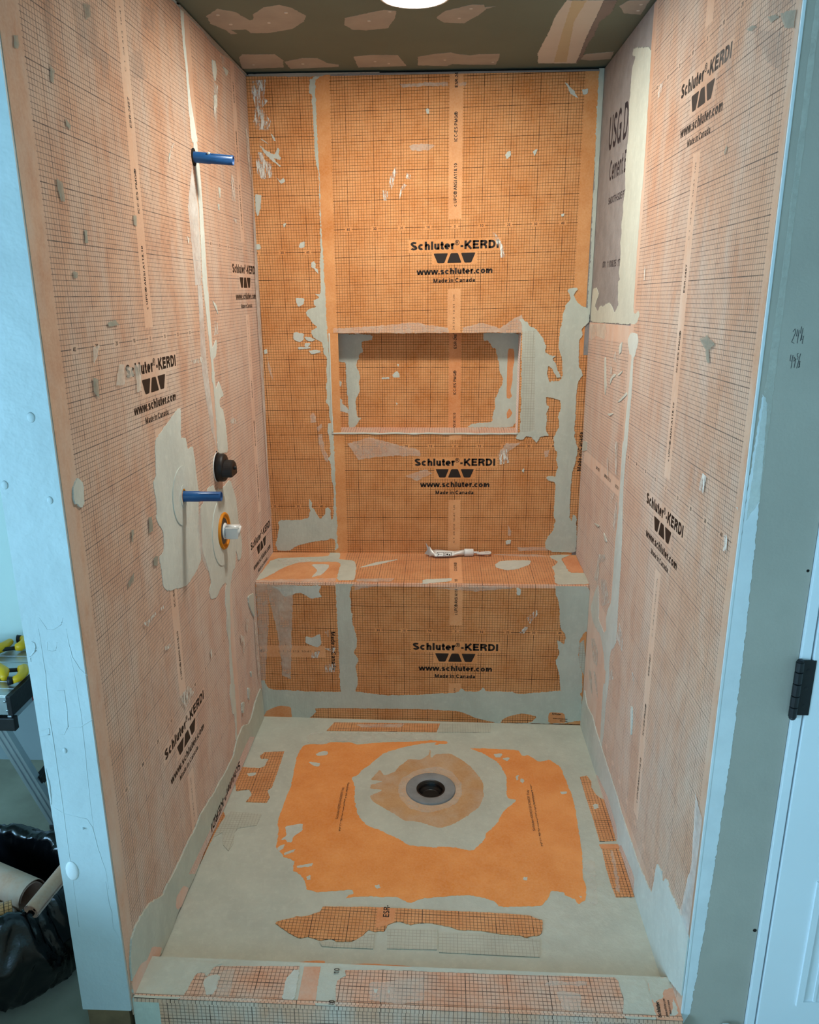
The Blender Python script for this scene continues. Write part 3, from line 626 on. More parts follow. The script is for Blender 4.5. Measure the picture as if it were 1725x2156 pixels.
# ================================================================== TRACED THINSET, TAPE AND MUD (cm on each surface)
PATCHES = [
 ('B', 'thin', "-52.7,218 -53.1,215.8 -53.2,213.4 -52.1,213.1 -52.3,210.4 -52.1,205.3 -51.9,199.6 -51.9,192.7 -51.6,189.9 -50.7,187.6 -50.7,182.8 -50.8,176.4 -50.5,176.4 -50.5,189.6 -50.6,192.6 -50.8,199.5 -50.9,207.7 -50.8,217.1 -50.6,218 -49.1,218.9 -47.6,219.2 -51.2,218.9"),
 ('B', 'thin', "-50.8,176.4 -50.9,172.1 -50.8,170 -51,167.7 -51,162.4 -51.5,154.7 -51.4,149.9 -51.8,144.1 -53.8,144.3 -52.3,142.9 -54.5,142 -54.3,140.5 -53.4,139.5 -56,138.8 -57.6,137.7 -57.5,136.5 -56.1,134.9 -55.4,133.3 -53.6,132.2 -53.5,131.8 -54.7,130.8 -55.9,130.7 -55.6,128.6 -53.9,127.1 -51.6,126.1 -51.4,123.7 -49.1,123.7 -49.6,129.3 -49.7,134.6 -49.8,142.3 -50,149.9 -50.1,157.7 -50.5,166.2 -50.5,172.1 -50.5,176.4"),
 ('B', 'thin', "-51.2,124.4 -51.3,121.8 -50,120.2 -50.5,115.1 -50.3,111.5 -50.8,108.9 -50.4,105 -51,103 -50,101.1 -50,97.4 -49.1,94.1 -50.6,94.2 -50.9,90.7 -50.3,89.4 -50.3,88 -49.8,85.3 -50.1,80.5 -51,79.8 -50.2,78.1 -49.8,75.3 -50.1,73.6 -49.6,69.8 -49.2,66.8 -48.4,66.8 -48.3,78.1 -48.4,86.7 -48.4,90.7 -48.6,98.4 -49,108.3 -49.2,119.6 -49.4,124.4"),
 ('B', 'thin', "-49.8,72.8 -49.5,71.1 -49.1,69 -49,65.8 -49.3,62.3 -49.6,54.4 -50.5,53.5 -50.8,58 -51.7,58.9 -52.5,58.7 -53.2,55.8 -55.3,54 -56.6,56.2 -57.2,58 -58.4,59 -58.3,60.6 -59.5,62.8 -59.7,59.4 -59.3,57.9 -60,54.4 -63,53.6 -67.5,53.4 -72,53.4 -72.8,52.5 -72.5,50.3 -73.4,46.6 -74.5,42.2 -73.8,40 -71.3,39.9 -68.5,40.2 -64.9,42.3 -60.2,43.5 -57.1,44.2 -53.2,44.6 -51.1,45.4 -49.5,45.2 -49.1,42.5 -49.5,40.2 -47.9,41.4 -48.5,44.3 -48.1,51.6 -48.4,58.7 -48.2,72.8"),
 ('B', 'streak', "-73.7,217.6 -68.5,218.4 -69.4,212.5 -68.3,211.2 -70.8,209 -67.4,204.7 -68.5,201.7 -73,202 -73.8,204.7 -72.9,209.1 -73.8,213.4"),
 ('B', 'streak', "-73.2,194.3 -71.1,194.2 -70.6,192 -67.9,190 -68.3,185.8 -71.9,185.3 -73.6,187.3 -73.8,190.1"),
 ('B', 'dab', "-72.4,197 -69.8,194.8 -66.8,193.4 -65.5,195.8 -64.8,195 -65.3,193.6 -64.4,192.5 -64.8,191.7 -67.5,192.5 -64.5,189.2 -67.8,191.4 -70.2,193.7"),
 ('B', 'dab', "-66.6,185.8 -65.1,184.7 -63.9,185.8 -63.3,184.3 -64.9,183.7 -66,184.9"),
 ('B', 'dab', "-67.7,200.6 -66.5,199.2 -66.1,198.1 -66.9,198.1"),
 ('B', 'dab', "-71.7,199.1 -69.6,197.8 -68.8,196.9 -71.1,198.4"),
 ('B', 'dab', "-74.8,180.1 -72.5,179.7 -72.9,176.6 -73.5,173.7 -74.4,172.3 -74.9,174.3"),
 ('B', 'dab', "-59.4,161.3 -58.6,162.8 -57,163.2 -57.1,161.3 -58.2,160.9"),
 ('B', 'dab', "-75.8,162.3 -74.2,162.6 -73.6,161.1 -74.9,160.5 -75.9,160.8"),
 ('B', 'dab', "-54.8,155.6 -53.7,156.2 -53.1,155.3 -53.3,153.8 -52.4,152.9 -52.1,151.4 -53.8,153.5 -54.7,154.1"),
 ('B', 'dab', "-61.4,142.9 -58,142.6 -58.3,140.5 -60.4,139.6 -61.2,141.1"),
 ('B', 'dab', "-62.8,129.9 -58.9,129.6 -58.9,127.1 -60.7,126.1 -62.9,127.1"),
 ('B', 'dab', "-58.7,128.3 -56.4,128 -54.2,127.1 -55.8,126.4 -57.8,126.8"),
 ('B', 'dab', "-58.6,125.8 -56.2,125.8 -57.2,124.4 -58.5,124.4"),
 ('B', 'dab', "-64.8,169.6 -63.7,169.8 -64.1,168.7 -64.7,168.4"),
 ('B', 'dab', "-61.5,124.1 -56.6,124.4 -56.3,123.8 -60.5,123.3"),
 ('B', 'dab', "-57.3,123 -52.7,123.1 -52.4,122.2 -56,121.4"),
 ('B', 'dab', "-74.9,123.1 -73.7,123.5 -73.5,121.9 -74.7,121.5"),
 ('B', 'film', "-73.6,120.6 -72.9,118 -71.9,111.5 -72.8,113.8 -73.6,117"),
 ('B', 'film', "-55.2,92.4 -53.1,94.1 -52.8,92.7 -54.3,90.7 -54.9,91.7"),
 ('B', 'film', "-54.5,90 -53,89.7 -52.2,83.2 -50.6,79.5 -51.4,78.1 -53.3,81.2 -54.6,86.6"),
 ('B', 'dab', "-11.4,207.9 -10.2,208 -10.2,206.3 -11.1,206.6"),
 ('B', 'dab', "17.4,192.4 18.3,193.6 19.5,193.7 19.5,192.1 18.1,191"),
 ('B', 'streak', "-22.5,188.9 -21.1,187.8 -22.6,185.3 -23.8,181.1 -24.9,182.2 -24.4,185"),
 ('B', 'streak', "-18.3,186.7 -16.8,186.1 -16.9,184.7 -18.5,185"),
 ('B', 'streak', "-19.6,183.3 -18.3,182.7 -19.9,180.5 -21.1,177.6 -20.8,180.5"),
 ('B', 'streak', "-27.2,181.1 -25.2,180.5 -25.7,177.4 -26.9,177.4"),
 ('B', 'film', "-20.8,216.1 -3.7,216.4 -3.4,215.3 -19.6,215.2"),
 ('B', 'film', "-0.2,216.1 3.3,216.3 2.7,215.1 0.4,215.2"),
 ('B', 'film', "-17.4,196.1 -12.6,196.6 -7.8,196 -10.2,194.3 -16.8,194.4"),
 ('B', 'streak', "13.9,166.2 16,163.7 17.3,162 18.5,157.3 16.9,157 16.1,160.8 13.7,164.3"),
 ('B', 'dab', "37.7,216 41.2,213 42.8,210.5 40,212.2"),
 ('B', 'dab', "44.1,213.5 46.2,213.7 45.8,211.8 44.2,211.8"),
 ('B', 'dab', "27.4,193.6 29.1,194.4 28.1,191.9"),
 ('B', 'dab', "38.6,172.2 39.8,172.4 39.6,171.4 38.9,171.4"),
 ('B', 'film', "-47.1,131.4 -29,132.3 -16.2,133.5 -2.5,131.5 -2.5,129.6 -47.1,129.6"),
 ('B', 'film', "2.9,131.6 10.8,133.4 17.2,131.3 21.8,134.3 25.6,136.5 26,129.5 2.9,129.6"),
 ('B', 'thin', "25.9,130.2 25.9,132.3 24.6,134.5 25.9,134.8 27.6,133.2 28.8,131.8 30.7,131.2 32.4,129.5 33.7,128 34.6,126.1 35.3,124.5 35.1,122 36.5,121.2 39.4,120.7 37.9,119.8 39.2,118.2 40.5,114.7 41.1,112.5 39.8,112.5 38,116 36.4,117 36.2,114.1 37,110.7 40.5,110.9 42.1,112.2 41.7,119.8 39.9,124.5 40.3,129.2 40.8,132.3 41.8,136 42.6,138.4 50.5,138.4 51.2,136.5 50.1,133.8 48.5,131 49,127.9 47.8,127 48,121 48.2,116.3 49.3,115.4 49.9,113.1 48.2,110.9 47.9,105.4 48,97.2 47.9,90.6 49,85.6 48.8,83.1 40.6,83.1 39.7,88.6 40.9,90.6 41.9,93.9 41.3,97.9 42.3,100.5 41.5,103.8 36,105.1 36.5,101.8 37.5,100.8 36.4,98.9 37,95.6 36.2,92.3 38,89.4 34.4,89.1 33.2,86.4 31.1,89.1 28.8,89.2 27.6,87.6 24.9,88.2 25.3,90.6 26.5,90.7 26.4,100.5 26.1,119.8"),
 ('B', 'ghost', "26.3,130 30.9,130.3 31.2,119.8 32.2,91.6 26.8,90.8 26.6,100.5 26.3,119.8"),
 ('B', 'thin', "42.5,145.9 46.2,146.1 44.7,143.1 46.9,140.2 50.8,138.2 51.5,133.7 48.3,130.8 40.8,129.6 41,135 42,139.8 43.9,141.9"),
 ('B', 'thin', "40.4,86.9 41.5,83.6 41.4,78.8 42.2,76.5 41.5,74 41.4,72.7 38.4,72.8 37.6,72 38.8,70.9 41.5,70.3 41.5,63 41.4,55.9 42.3,53.8 41.2,49.1 39.6,47.3 38.3,44.8 38.8,41.9 41.6,40.5 51.2,40.2 51.4,45.2 50.6,56 49.2,56.7 48.7,53.8 47.9,56 47.7,66.5 47.8,73.4 49.3,80.2 49.7,85 47.9,87"),
 ('B', 'film', "26.8,42.3 38.4,42.5 39.8,41.1 27.9,40.8"),
 ('B', 'dab', "27.7,75 28.6,76.2 28.5,74"),
 ('B', 'dab', "22.1,45 24.3,45.5 24,43.7 22.4,43.7"),
 ('B', 'film', "22.7,52.2 24.1,49.3 23.9,47.2 22.9,47.5"),
 ('B', 'film', "21,86.2 26.9,86.6 22.4,83.2 18.2,81.1 18.8,83.5"),
 ('B', 'film', "36.3,83.2 38.2,83.6 38,81.2 36.7,80.5"),
 ('B', 'film', "-42.9,85.9 -33.9,88.6 -13.5,83.3 -13.5,81 -25.1,81 -38.6,79.5"),
 ('B', 'film', "-57.7,97.5 -55.9,98.4 -55.1,94.9 -57.4,94.4"),
 ('B', 'streak', "17.9,83.5 21.8,84 22.3,78.4 18.7,77.7"),
 ('B', 'film', "-19.8,72.7 -11.1,75.5 -8.4,73.8 -14.8,70.7"),
 ('B', 'mud', "-74.9,220 -68.9,220.2 -53.5,220.6 -50.2,220.6 -48.5,220.3 -45.5,220.1 -27.7,220.4 -27.7,219.8 -44.6,219.6 -47.6,219.2 -52.1,218.9 -74.4,219.3"),
 ('B', 'thin', "49.6,221.2 52,221.1 52,212 52.2,199.2 52.6,180.4 50.2,180.4 49.6,203.5 49.6,216.2"),
 ('B', 'thin', "49.9,180.4 52.3,180.4 52.6,155.8 52.7,146.2 51.9,134.1 50.4,138.2 50.2,148.3 50.4,158.4 50.2,168.3"),
 ('B', 'gap', "52.2,212 52.5,212 52.4,205.7 52.5,197.1 52.8,180.5 52.6,180.5 52.2,198.1 52.1,205.7"),
 ('N', 'thin', "-50.1,124.3 -37.4,124.3 -36.7,121.7 -38.4,120.4 -38.5,118.8 -39.5,117.5 -39.4,115.5 -38.6,114.2 -38,111.5 -38.7,109.5 -38.3,105.8 -40.2,102.4 -40,98.4 -39.7,95.3 -38,94.9 -39.8,92.2 -41.5,91 -43.4,91 -43.2,100.4 -43.8,109.5 -43.7,117.8 -49.9,117.8"),
 ('N', 'dab', "-48.4,113.5 -46.9,113.2 -47.1,110.8 -45.6,109.5 -46.2,107.8 -47.3,108.5 -47.3,110.5 -48.4,111.5"),
 ('N', 'dab', "-49,103.1 -48,103.6 -45.8,102.4 -45.7,100.7 -43.4,99 -43.6,97 -46.5,97.7 -48.2,96.3 -49.2,96.6"),
 ('N', 'thin', "-50.2,128.7 -33.9,128.5 -32.6,127.7 -33.3,126.4 -37,125.8 -37.5,123 -50.1,123"),
 ('N', 'thin', "15.9,124.2 25.9,124.2 26.3,117.1 26.4,103.8 25.9,93.7 24,91.1 5.7,91.1 7.1,92.5 11.8,93 15.8,93.3 16.2,97.1 17,99.1 16.6,102.5 17.9,105.2 20.1,110.5 18.3,113.8 17.9,117.7 16.8,121.6"),
 ('N', 'bare', "21.4,122.3 22.9,124.8 23.9,121.6 24.1,117.7 23.6,115.1 23.6,109.8 22.9,106.2 23.6,103.8 22.6,102.8 21.4,103.2 21.3,113.1"),
 ('N', 'bare', "22.7,99.1 24,97.1 23.2,95.4 21.9,94.7 21.6,97.1"),
 ('N', 'thin', "11.3,128.9 25.7,128.9 26.1,122.9 15.4,122.9 13.4,126.3 11.7,126 11.5,127.9"),
 ('N', 'dab', "-25,112.5 -23,114.1 -22,112.5 -22,111.5 -24.5,111.3"),
 ('N', 'dab', "-23.1,117 -22.1,116.8 -22.5,115.6"),
 ('N', 'dab', "-29.4,111.3 -26.4,111.6 -26.2,110.9 -29.1,110.8"),
 ('N', 'dab', "-23.6,101.4 -22.8,100.8 -23.3,100"),
 ('L', 'thin', "-70.2,219.6 -70.3,212.4 -69.3,204.9 -69.6,196.1 -69.1,186.5 -63.3,187.5 -65,192.2 -67.1,198.1 -67.5,205.3 -68.2,212.9 -67.2,220.5"),
 ('L', 'thin', "-67.9,187.2 -66.6,172 -67.9,158.2 -69.2,147.2 -64.6,147.2 -63.8,158.4 -63,176.9 -64.3,187.8"),
 ('L', 'thin', "-68.8,148.6 -67.1,133.1 -65.9,117.8 -65.7,104.8 -66.3,95.2 -61.9,94.3 -62.2,104.1 -64.2,117.6 -64.2,132.9 -64.2,148.6"),
 ('L', 'feather', "-70.2,147.6 -70.9,134.9 -71.2,125.2 -69.1,111.4 -67.9,97.9 -72,105 -74.8,115.6 -76.5,125.7 -75.1,135.1 -73.9,147.6"),
 ('L', 'feather', "-70.5,180.4 -68,169.6 -68.7,158.2 -70.6,147.6 -76,147.6 -76.4,157.8 -77.1,168.8"),
 ('L', 'thin', "-64.7,128.6 -59.3,131.2 -59.3,128.9 -61.3,125.9 -64.4,125.2 -65.8,126.3"),
 ('L', 'thin', "-66.5,121.7 -63.6,121.4 -65.7,117.8 -67.2,119"),
 ('L', 'thin', "-64.5,115.6 -60.2,118.3 -57.3,115 -55.9,113 -60.5,112.6 -61.1,110.2 -57.7,108.6 -55.5,102.1 -55.6,93.9 -66.6,95.8 -65.5,107.4 -65.3,112.6"),
 ('L', 'thin', "-60.4,143 -56.6,141.6 -55.5,138.9 -58.5,141"),
 ('L', 'streak', "-60.2,136.7 -56.8,136.2 -57.1,132.8 -61.4,132.4"),
 ('L', 'streak', "-85.4,126.8 -75.1,127.1 -73.4,125.3 -84.6,126.1"),
 ('L', 'streak', "-51.1,103.9 -45.5,103.9 -41.2,101.1 -50,102.6"),
 ('L', 'thin', "-100.2,115.1 -97.4,115.2 -99.5,107.1 -95.5,106.6 -94.7,103 -90.4,103 -89.6,99 -89.1,92.3 -88.3,89.8 -90.9,80.1 -90.9,68.9 -94.1,67.6 -98.1,66.6 -105.3,66 -110.8,67.4 -119.5,70 -122.4,72.6 -122.2,76.3 -123.1,80.8 -119.5,81.1 -118.2,85.8 -122.5,90.9 -121.2,93.4 -122,100.3 -119.8,101.1 -118.1,110.1 -112,111.8 -108.1,112.9"),
 ('L', 'thin', "-80.1,87.9 -74,87.3 -72.9,85.4 -65.1,83.7 -55.4,84.6 -50,76.2 -49.2,69.1 -46.4,59 -49,53.9 -52.3,54.3 -54.3,59.4 -57,53.8 -61,53.1 -66.5,46.3 -68.5,52.5 -73,53.2 -80.1,51.6 -85,53.3 -86.8,56.4 -83.7,58.4 -85.5,63.1 -89.5,70.9 -88.6,77.9 -88,83.9 -80.7,85.6"),
 ('L', 'feather', "-88,83.9 -89.5,70.9 -85.5,63.1 -87.4,63.8 -92.1,71.8 -91.7,80.4"),
 ('L', 'thin', "-69.2,51.8 -71.6,45.9 -70.3,41.5 -72.2,37.4 -70.3,31.5 -71.9,22.1 -71.6,16.8 -73.8,14.9 -72.8,5.4 -69,3.2 -68.5,15.1 -68.8,30.8 -67.1,37.5 -65.6,46.9 -64.5,49.9"),
 ('L', 'thin', "-72.7,16.9 -74.1,13.7 -73.2,8.7 -71,4 -70.5,-0.8 -71.7,-5.7 -70,-6.8 -68.8,-0.9 -68.2,5.8 -68.1,10.9 -67.8,14.2"),
 ('L', 'dab', "-42.6,214.1 -39,214.5 -37.9,212.1 -40.7,208.2 -42.6,210.9"),
 ('L', 'dab', "-30.7,215.2 -23.9,215.4 -26.4,213.2"),
 ('L', 'dab', "-43.5,204.2 -39.8,204.9 -40.7,201.2 -42.7,200.6"),
 ('L', 'dab', "-89.2,180.8 -88.2,180.7 -90.2,178.1"),
 ('L', 'dab', "-45,177.6 -42.9,177.3 -44.5,174"),
 ('L', 'dab', "-47.3,172.5 -45.5,172.4 -46.6,170.1"),
 ('L', 'streak', "-29,184 -26.3,182.3 -25,175.1 -30.2,175.1"),
 ('L', 'streak', "-42.5,207.8 -38.1,207.8 -42.8,196.6 -45.1,198"),
 ('L', 'streak', "-33.8,217.7 -29,218.2 -30.6,215.7"),
 ('L', 'streak', "-5.9,202.3 -1.8,199.7 -0.4,181.5 -4.5,189.4"),
 ('L', 'streak', "-85.9,183.9 -84.7,183.7 -89.4,180.2"),
 ('L', 'streak', "-80.7,160.7 -78.6,160.4 -79.7,158.8"),
 ('L', 'streak', "-29.6,169.4 -25.4,169.2 -26.9,167.5"),
 ('L', 'grime', "-162.7,187.8 -161.3,188.2 -161.2,186.8 -161.9,185.9 -163,185.9"),
 ('L', 'grime', "-133.2,201.5 -130.1,202.2 -130.3,200.1 -132.9,198.7"),
 ('L', 'grime', "-150.6,186.4 -149.2,185.7 -150.1,183.5 -151.3,183.5"),
 ('L', 'grime', "-147.1,178.1 -145.1,177.2 -145.7,176.2 -147.2,176.8"),
 ('L', 'grime', "-153.5,166.7 -151.4,166.1 -151.3,162.9 -152.9,162.7 -153.9,165.2"),
 ('L', 'grime', "-118,163.3 -116.1,163.1 -116.7,160.8 -118.6,161.1"),
 ('L', 'grime', "-144.6,158.3 -143.2,158.1 -143.4,155.8 -144.9,155.8"),
 ('L', 'grime', "-151.7,150.2 -149.7,149.9 -150.3,148.8 -151.7,149"),
 ('L', 'smudge', "-149.8,197 -147.2,197.8 -148.2,187.3 -150.2,186.5 -150.2,192.1"),
 ('L', 'smudge', "-109.4,198.8 -102.8,201.2 -101.3,195.2 -109.8,193.6"),
 ('L', 'smudge', "-127,194.9 -122.9,195.1 -125.2,189.8 -127.7,189.5"),
 ('L', 'smudge', "-138,200.6 -127.9,203.1 -127.8,192.3 -136.8,192.4"),
 ('L', 'smudge', "-100.2,211.3 -91.2,212.9 -92.7,207.5 -100.3,206.7"),
 ('L', 'dab', "-162.9,109 -160.3,111 -158.3,109.2 -159,105.6 -160.3,104.4 -162.9,106.7"),
 ('L', 'grime', "-148.7,129.3 -146.5,128.7 -146.7,124.6 -148.8,126.2"),
 ('L', 'grime', "-138.7,139.8 -134.3,140.3 -132.9,139 -138.1,139"),
 ('L', 'grime', "-127.6,92.7 -125.5,92.4 -125.6,88.6 -128.1,89"),
 ('L', 'grime', "-127.1,82.1 -123.9,81.4 -125.1,79.2 -127.6,80.5"),
 ('L', 'grime', "-143.2,81.8 -139.5,82.9 -140,81 -143.1,80.5"),
 ('L', 'grime', "-138.3,93 -137.1,92.7 -138.2,89.8 -139,90.4"),
 ('L', 'filmd', "-131.7,129.9 -128.1,129.2 -127.6,127.3 -131.4,127.3"),
 ('L', 'filmd', "-126.5,129.8 -123,129.5 -124.5,123.4 -126.7,123.3 -126.6,126.8"),
 ('L', 'filmd', "-135.1,130.7 -132.5,130.4 -133.2,126 -138.1,126.3"),
 ('L', 'filmd', "-147.1,135.2 -143.9,135.6 -145.8,133 -147.6,131.9"),
 ('L', 'streak', "-135.3,68.4 -129.8,68.5 -129.1,67.7 -133.8,67.4 -134.8,66.8 -138.5,69.5"),
 ('L', 'streak', "-126.2,57 -122.3,56.3 -121.7,54.8 -125.5,55.9"),
 ('L', 'streak', "-119,38.6 -111.7,37.9 -108,33.7 -115.3,33.1 -117.9,36.3"),
 ('L', 'streak', "-91.3,39.4 -88.3,37.4 -90.8,35.8"),
 ('L', 'streak', "-126.2,68.1 -124.2,68 -124,67.1 -125.9,67.2"),
 ('L', 'streak', "-98.3,48.6 -96.9,48 -97.8,47"),
 ('L', 'dab', "-43.9,37.1 -36.5,35.5 -36.7,30.5 -36.9,25.6 -41,30.2 -43.2,33.3"),
 ('L', 'dab', "-52.6,4.2 -50,2.7 -52,-1.3 -53,0.4"),
 ('L', 'dab', "-61.6,3.2 -58.7,2 -60,-1.6 -61.8,-1.1"),
 ('L', 'dab', "-47.6,8.2 -46.1,7.7 -47,5.6"),
 ('L', 'streak', "-57.9,28.7 -53.1,25.3 -53.9,18.6 -56.9,21.8"),
 ('L', 'streak', "-49,30.4 -46.3,29.2 -48.3,25.2 -50.3,27.2"),
 ('L', 'streak', "-37.9,26 -35.1,20.2 -35.4,-3.1 -37.8,0.6 -38.3,16"),
 ('L', 'feather', "10.2,218.7 3.4,168.5 -2.9,73.4 -0.4,48.2 -4.5,73.8 -5.6,147.7 1.9,213.7"),
 ('L', 'thin', "-34.6,-5.6 -43.2,-6.2 -50.8,-9.3 -54.8,-9.4 -62.8,-5.6 -66.5,-5.8 -70.1,-6 -72.6,-6.9 -76.6,-9.2 -83.1,-8.6 -88.3,-8.7 -93.1,-7.6 -98,-7.7 -104.2,-6.4 -111.9,-5.3 -117.1,-6.2 -122.5,-5.5 -129.4,-5.7 -135.8,-5.8 -140.9,-5 -143.5,-5.5 -147.7,-3.2 -152,-0.5 -156.6,0.6 -160.1,0.8 -163.3,-0.1 -165.1,-4.9 -165.4,-7.9 -165.7,-14.6 -155.2,-14.5 -150.2,-19.2 -141.7,-19.7 -134.1,-18.4 -120.5,-19.4 -112.7,-18.5 -101,-19 -88.5,-19.5 -78.1,-19.4 -66.9,-19.4 -56.1,-19.5 -46.5,-19.6 -33.6,-20.5 -32.9,-14.9"),
 ('L', 'ghostp', "-55.5,-14.5 -48.5,-19.1 -56.1,-19.5 -66.9,-19.4 -78.1,-19.4 -88.5,-19.5 -101,-19 -112.7,-18.5 -121.2,-18.7 -125.7,-14.7 -104.9,-15.9 -89.2,-15.9 -69.8,-14.4"),
 ('L', 'bare', "-130.3,-14.6 -126.7,-18.8 -132.9,-19.2 -135.9,-17.7 -137,-15.6 -135.8,-13.4"),
 ('L', 'bare', "-153.5,-12.3 -148.1,-18.1 -150.1,-19.1 -155.2,-14.4 -165.7,-14.6 -165.9,-9.8 -160.6,-10.4 -157,-12.9"),
 ('L', 'mud', "-73.2,220.6 -69.2,221.8 -64.5,221.3 -46.3,221.9 -29.1,221.5 -6.2,221.4 3.3,220.4 -0.1,219.9 -12.7,219.8 -37.5,218.6 -53.5,219.9 -60.9,219.8 -70.3,219.4"),
 ('R', 'thin', "-44.7,214.8 -43.6,213 -48.1,211.5 -44.7,209.6 -44.1,206.2 -44.5,202.5 -43.7,200.9 -44.5,197.1 -45.9,191.3 -44.9,187.8 -44.3,184.2 -44.9,179.4 -46.7,175.2 -46,175.3 -45.6,173.3 -44.5,171 -45.7,168.6 -44.2,165.6 -45.5,163 -44.6,159.7 -46.1,156.6 -45.8,152.8 -45,150.7 -47.6,148.7 -45.3,148.1 -46.6,142.4 -48.1,141.1 -42.8,138.1 -37.7,140.4 -33,141.3 -28.5,140.7 -22.9,139.6 -19,140 -14.5,137.9 -8.7,139.5 -15.2,143.8 -9.2,146.2 -4.6,145.7 -2.8,145 -2.2,138.1 -2.2,133.6 -71.2,135.9 -74.2,137 -76,139 -74,140.1 -71.1,138.9 -68.6,139.2 -67.9,142 -67.7,148 -67.3,155.8 -67.4,163.5 -67.5,172.9 -68.2,172.9 -68.3,184.1 -67.7,192.6 -67.2,200.9 -66.7,209.1"),
 ('R', 'thin', "-70.3,127 -70.1,121.2 -69.5,114.9 -68.8,108.5 -68,97.1 -73.2,98.2 -72.9,109.1 -73.7,116.7 -72.6,126.2 -74.5,127.4 -76.8,131.8 -75.3,133.3 -70.3,133.5 -66.3,133 -63.8,130.9 -67.1,127.2"),
 ('R', 'thin', "-67,100.2 -67.3,92.3 -68,84.5 -68.3,76.4 -66.9,67.6 -67.1,59.1 -68.5,52.9 -76.6,56.1 -75.8,69.2 -73.3,80.5 -72,88.2 -72.3,96 -72.5,101.2"),
 ('R', 'thin', "-67.5,60.2 -67.3,54.8 -67.2,45.8 -64.1,43 -61.5,38.1 -63.7,34.4 -60.3,31.9 -49.9,32.9 -50,36 -46.2,44.2 -41.7,39.9 -35.9,30.8 -42.1,27.4 -55.8,28.7 -62.6,24.8 -65,20.6 -67.1,20.8 -67.7,9.1 -70.3,10.7 -72.4,20.3 -70.5,26.4 -72,30.9 -77.9,36.6 -77.5,43.5 -76.7,52 -76.4,58.4 -76.6,63.5"),
 ('R', 'thin', "-64.9,14.9 -65.2,5.8 -66,-3.1 -66,-7.5 -69.3,-7 -70.5,-0.3 -70.4,10.4 -71,18.3"),
 ('R', 'streak', "-42.8,54.6 -53.9,58.3 -54.6,56.2 -45.9,52.3 -46.2,44.2 -38.1,43.5 -42.3,49.1"),
 ('R', 'streak', "-49.6,47.9 -57.5,50.5 -65.3,45.4 -54.6,39.4"),
 ('R', 'streak', "-40.6,20.5 -46,23 -53.7,21.2 -53.2,15.4 -46.4,14"),
 ('R', 'streak', "-77.4,38.1 -80.7,45 -86.3,41.5 -86.6,37.7 -80.1,38.5"),
 ('R', 'streak', "-75.5,26.2 -78.2,23.9 -72.4,20.3 -72.4,23.6"),
 ('R', 'streak', "-39.7,7.3 -44.4,8.7 -50.5,1.5 -44,2.1"),
 ('R', 'streak', "-48.6,11 -51.8,12.6 -58.7,5.7 -55.2,5.8"),
 ('R', 'streak', "-99.1,37.8 -102.1,38.1 -102.3,34.9"),
 ('R', 'dab', "-32,122.9 -34,123.1 -38.1,113.4 -36.9,110.1 -34.1,114.3"),
 ('R', 'dab', "-43.4,116.8 -47.9,119 -51.5,119.1 -46,116.9 -43.5,114.7"),
 ('R', 'dab', "-53.9,119.4 -60,121.4 -59.4,120.5 -54.6,119"),
 ('R', 'dab', "-54.3,129 -56.9,129.9 -56.3,126.6 -54.2,125.7 -53,127.6"),
 ('R', 'dab', "-56,110.8 -67.6,115.6 -68.4,115 -62,112.3"),
 ('R', 'dab', "-42.6,105 -50,106.5 -51.3,106.3 -46,104.8"),
 ('R', 'dab', "-1.8,87.7 -10.3,89 -9.7,85.3 -1.3,83.4"),
 ('R', 'streak', "-46,124.9 -49.2,126.3 -51.4,123.3 -47.9,122.7"),
 ('R', 'streak', "-42.2,120.8 -45.3,121.1 -45.5,118.4 -42.9,118.4"),
 ('R', 'streak', "-1.1,127.7 -0.2,119.8 1.9,120.9 0.9,126"),
 ('R', 'dab', "-33.5,63.3 -42.2,64.9 -40.3,63.9 -35.2,63.1"),
 ('R', 'dab', "-49.4,64.8 -52.3,64.5 -55.4,63.4 -51.6,62.5"),
 ('R', 'streak', "-57,98.2 -61.6,99.1 -62.8,88 -60.2,88.5"),
 ('R', 'streak', "-46.5,91 -49.1,91 -51,85.2 -49,85.2"),
 ('R', 'streak', "-57.5,81.1 -62.1,82.3 -57.5,77.2"),
 ('R', 'streak', "-61.9,71.6 -65,80.9 -67.2,76 -65.9,70.6"),
 ('R', 'filmd', "-2.8,132.7 -31.1,134.3 -33.5,131.1 -30.1,128.9 -16.8,129.3 -6.4,126.8"),
 ('R', 'streak', "-79.3,197.2 -83,197.2 -81.6,194.9 -79.4,193.8 -78.4,194.9"),
 ('R', 'streak', "-77.7,152.3 -78.9,152.2 -79.8,148.3 -78.6,148.3"),
 ('R', 'grime', "-155.9,190.8 -158.9,190.4 -162.4,189.5 -162.3,186.9 -158.9,187.7 -157,189.5"),
 ('R', 'grime', "-150.3,192 -154.2,191.2 -155.7,190.3 -152.3,190.5"),
 ('R', 'grime', "-139.8,192.9 -143.4,192.6 -145.6,191.7 -143.1,191.8"),
 ('R', 'grime', "-135.9,174 -136.5,173.2 -135.4,172 -134.7,172.5"),
 ('R', 'grime', "-130.9,135.6 -135.8,136.6 -141.1,135.3 -137.7,133.8 -139,131.3 -137.1,131.1 -135.7,133.6"),
 ('R', 'smudge', "-149.2,194.9 -161.8,191 -156.3,190.9 -150.4,192.3"),
 ('R', 'smudge', "-123.3,193.5 -133.5,190.9 -135.8,185.3 -133.8,186.5"),
 ('R', 'smudge', "-143.7,191.6 -158.2,187.6 -159.3,181.2 -152.9,184.3"),
 ('R', 'streak', "-157.7,99.2 -159.4,99.6 -159.7,96.6 -157.6,95.4"),
 ('R', 'streak', "-141.5,107.9 -144.4,107.9 -143.5,103.8 -140.5,104"),
 ('R', 'streak', "-162.1,106.1 -163.3,106.5 -163.3,105.6"),
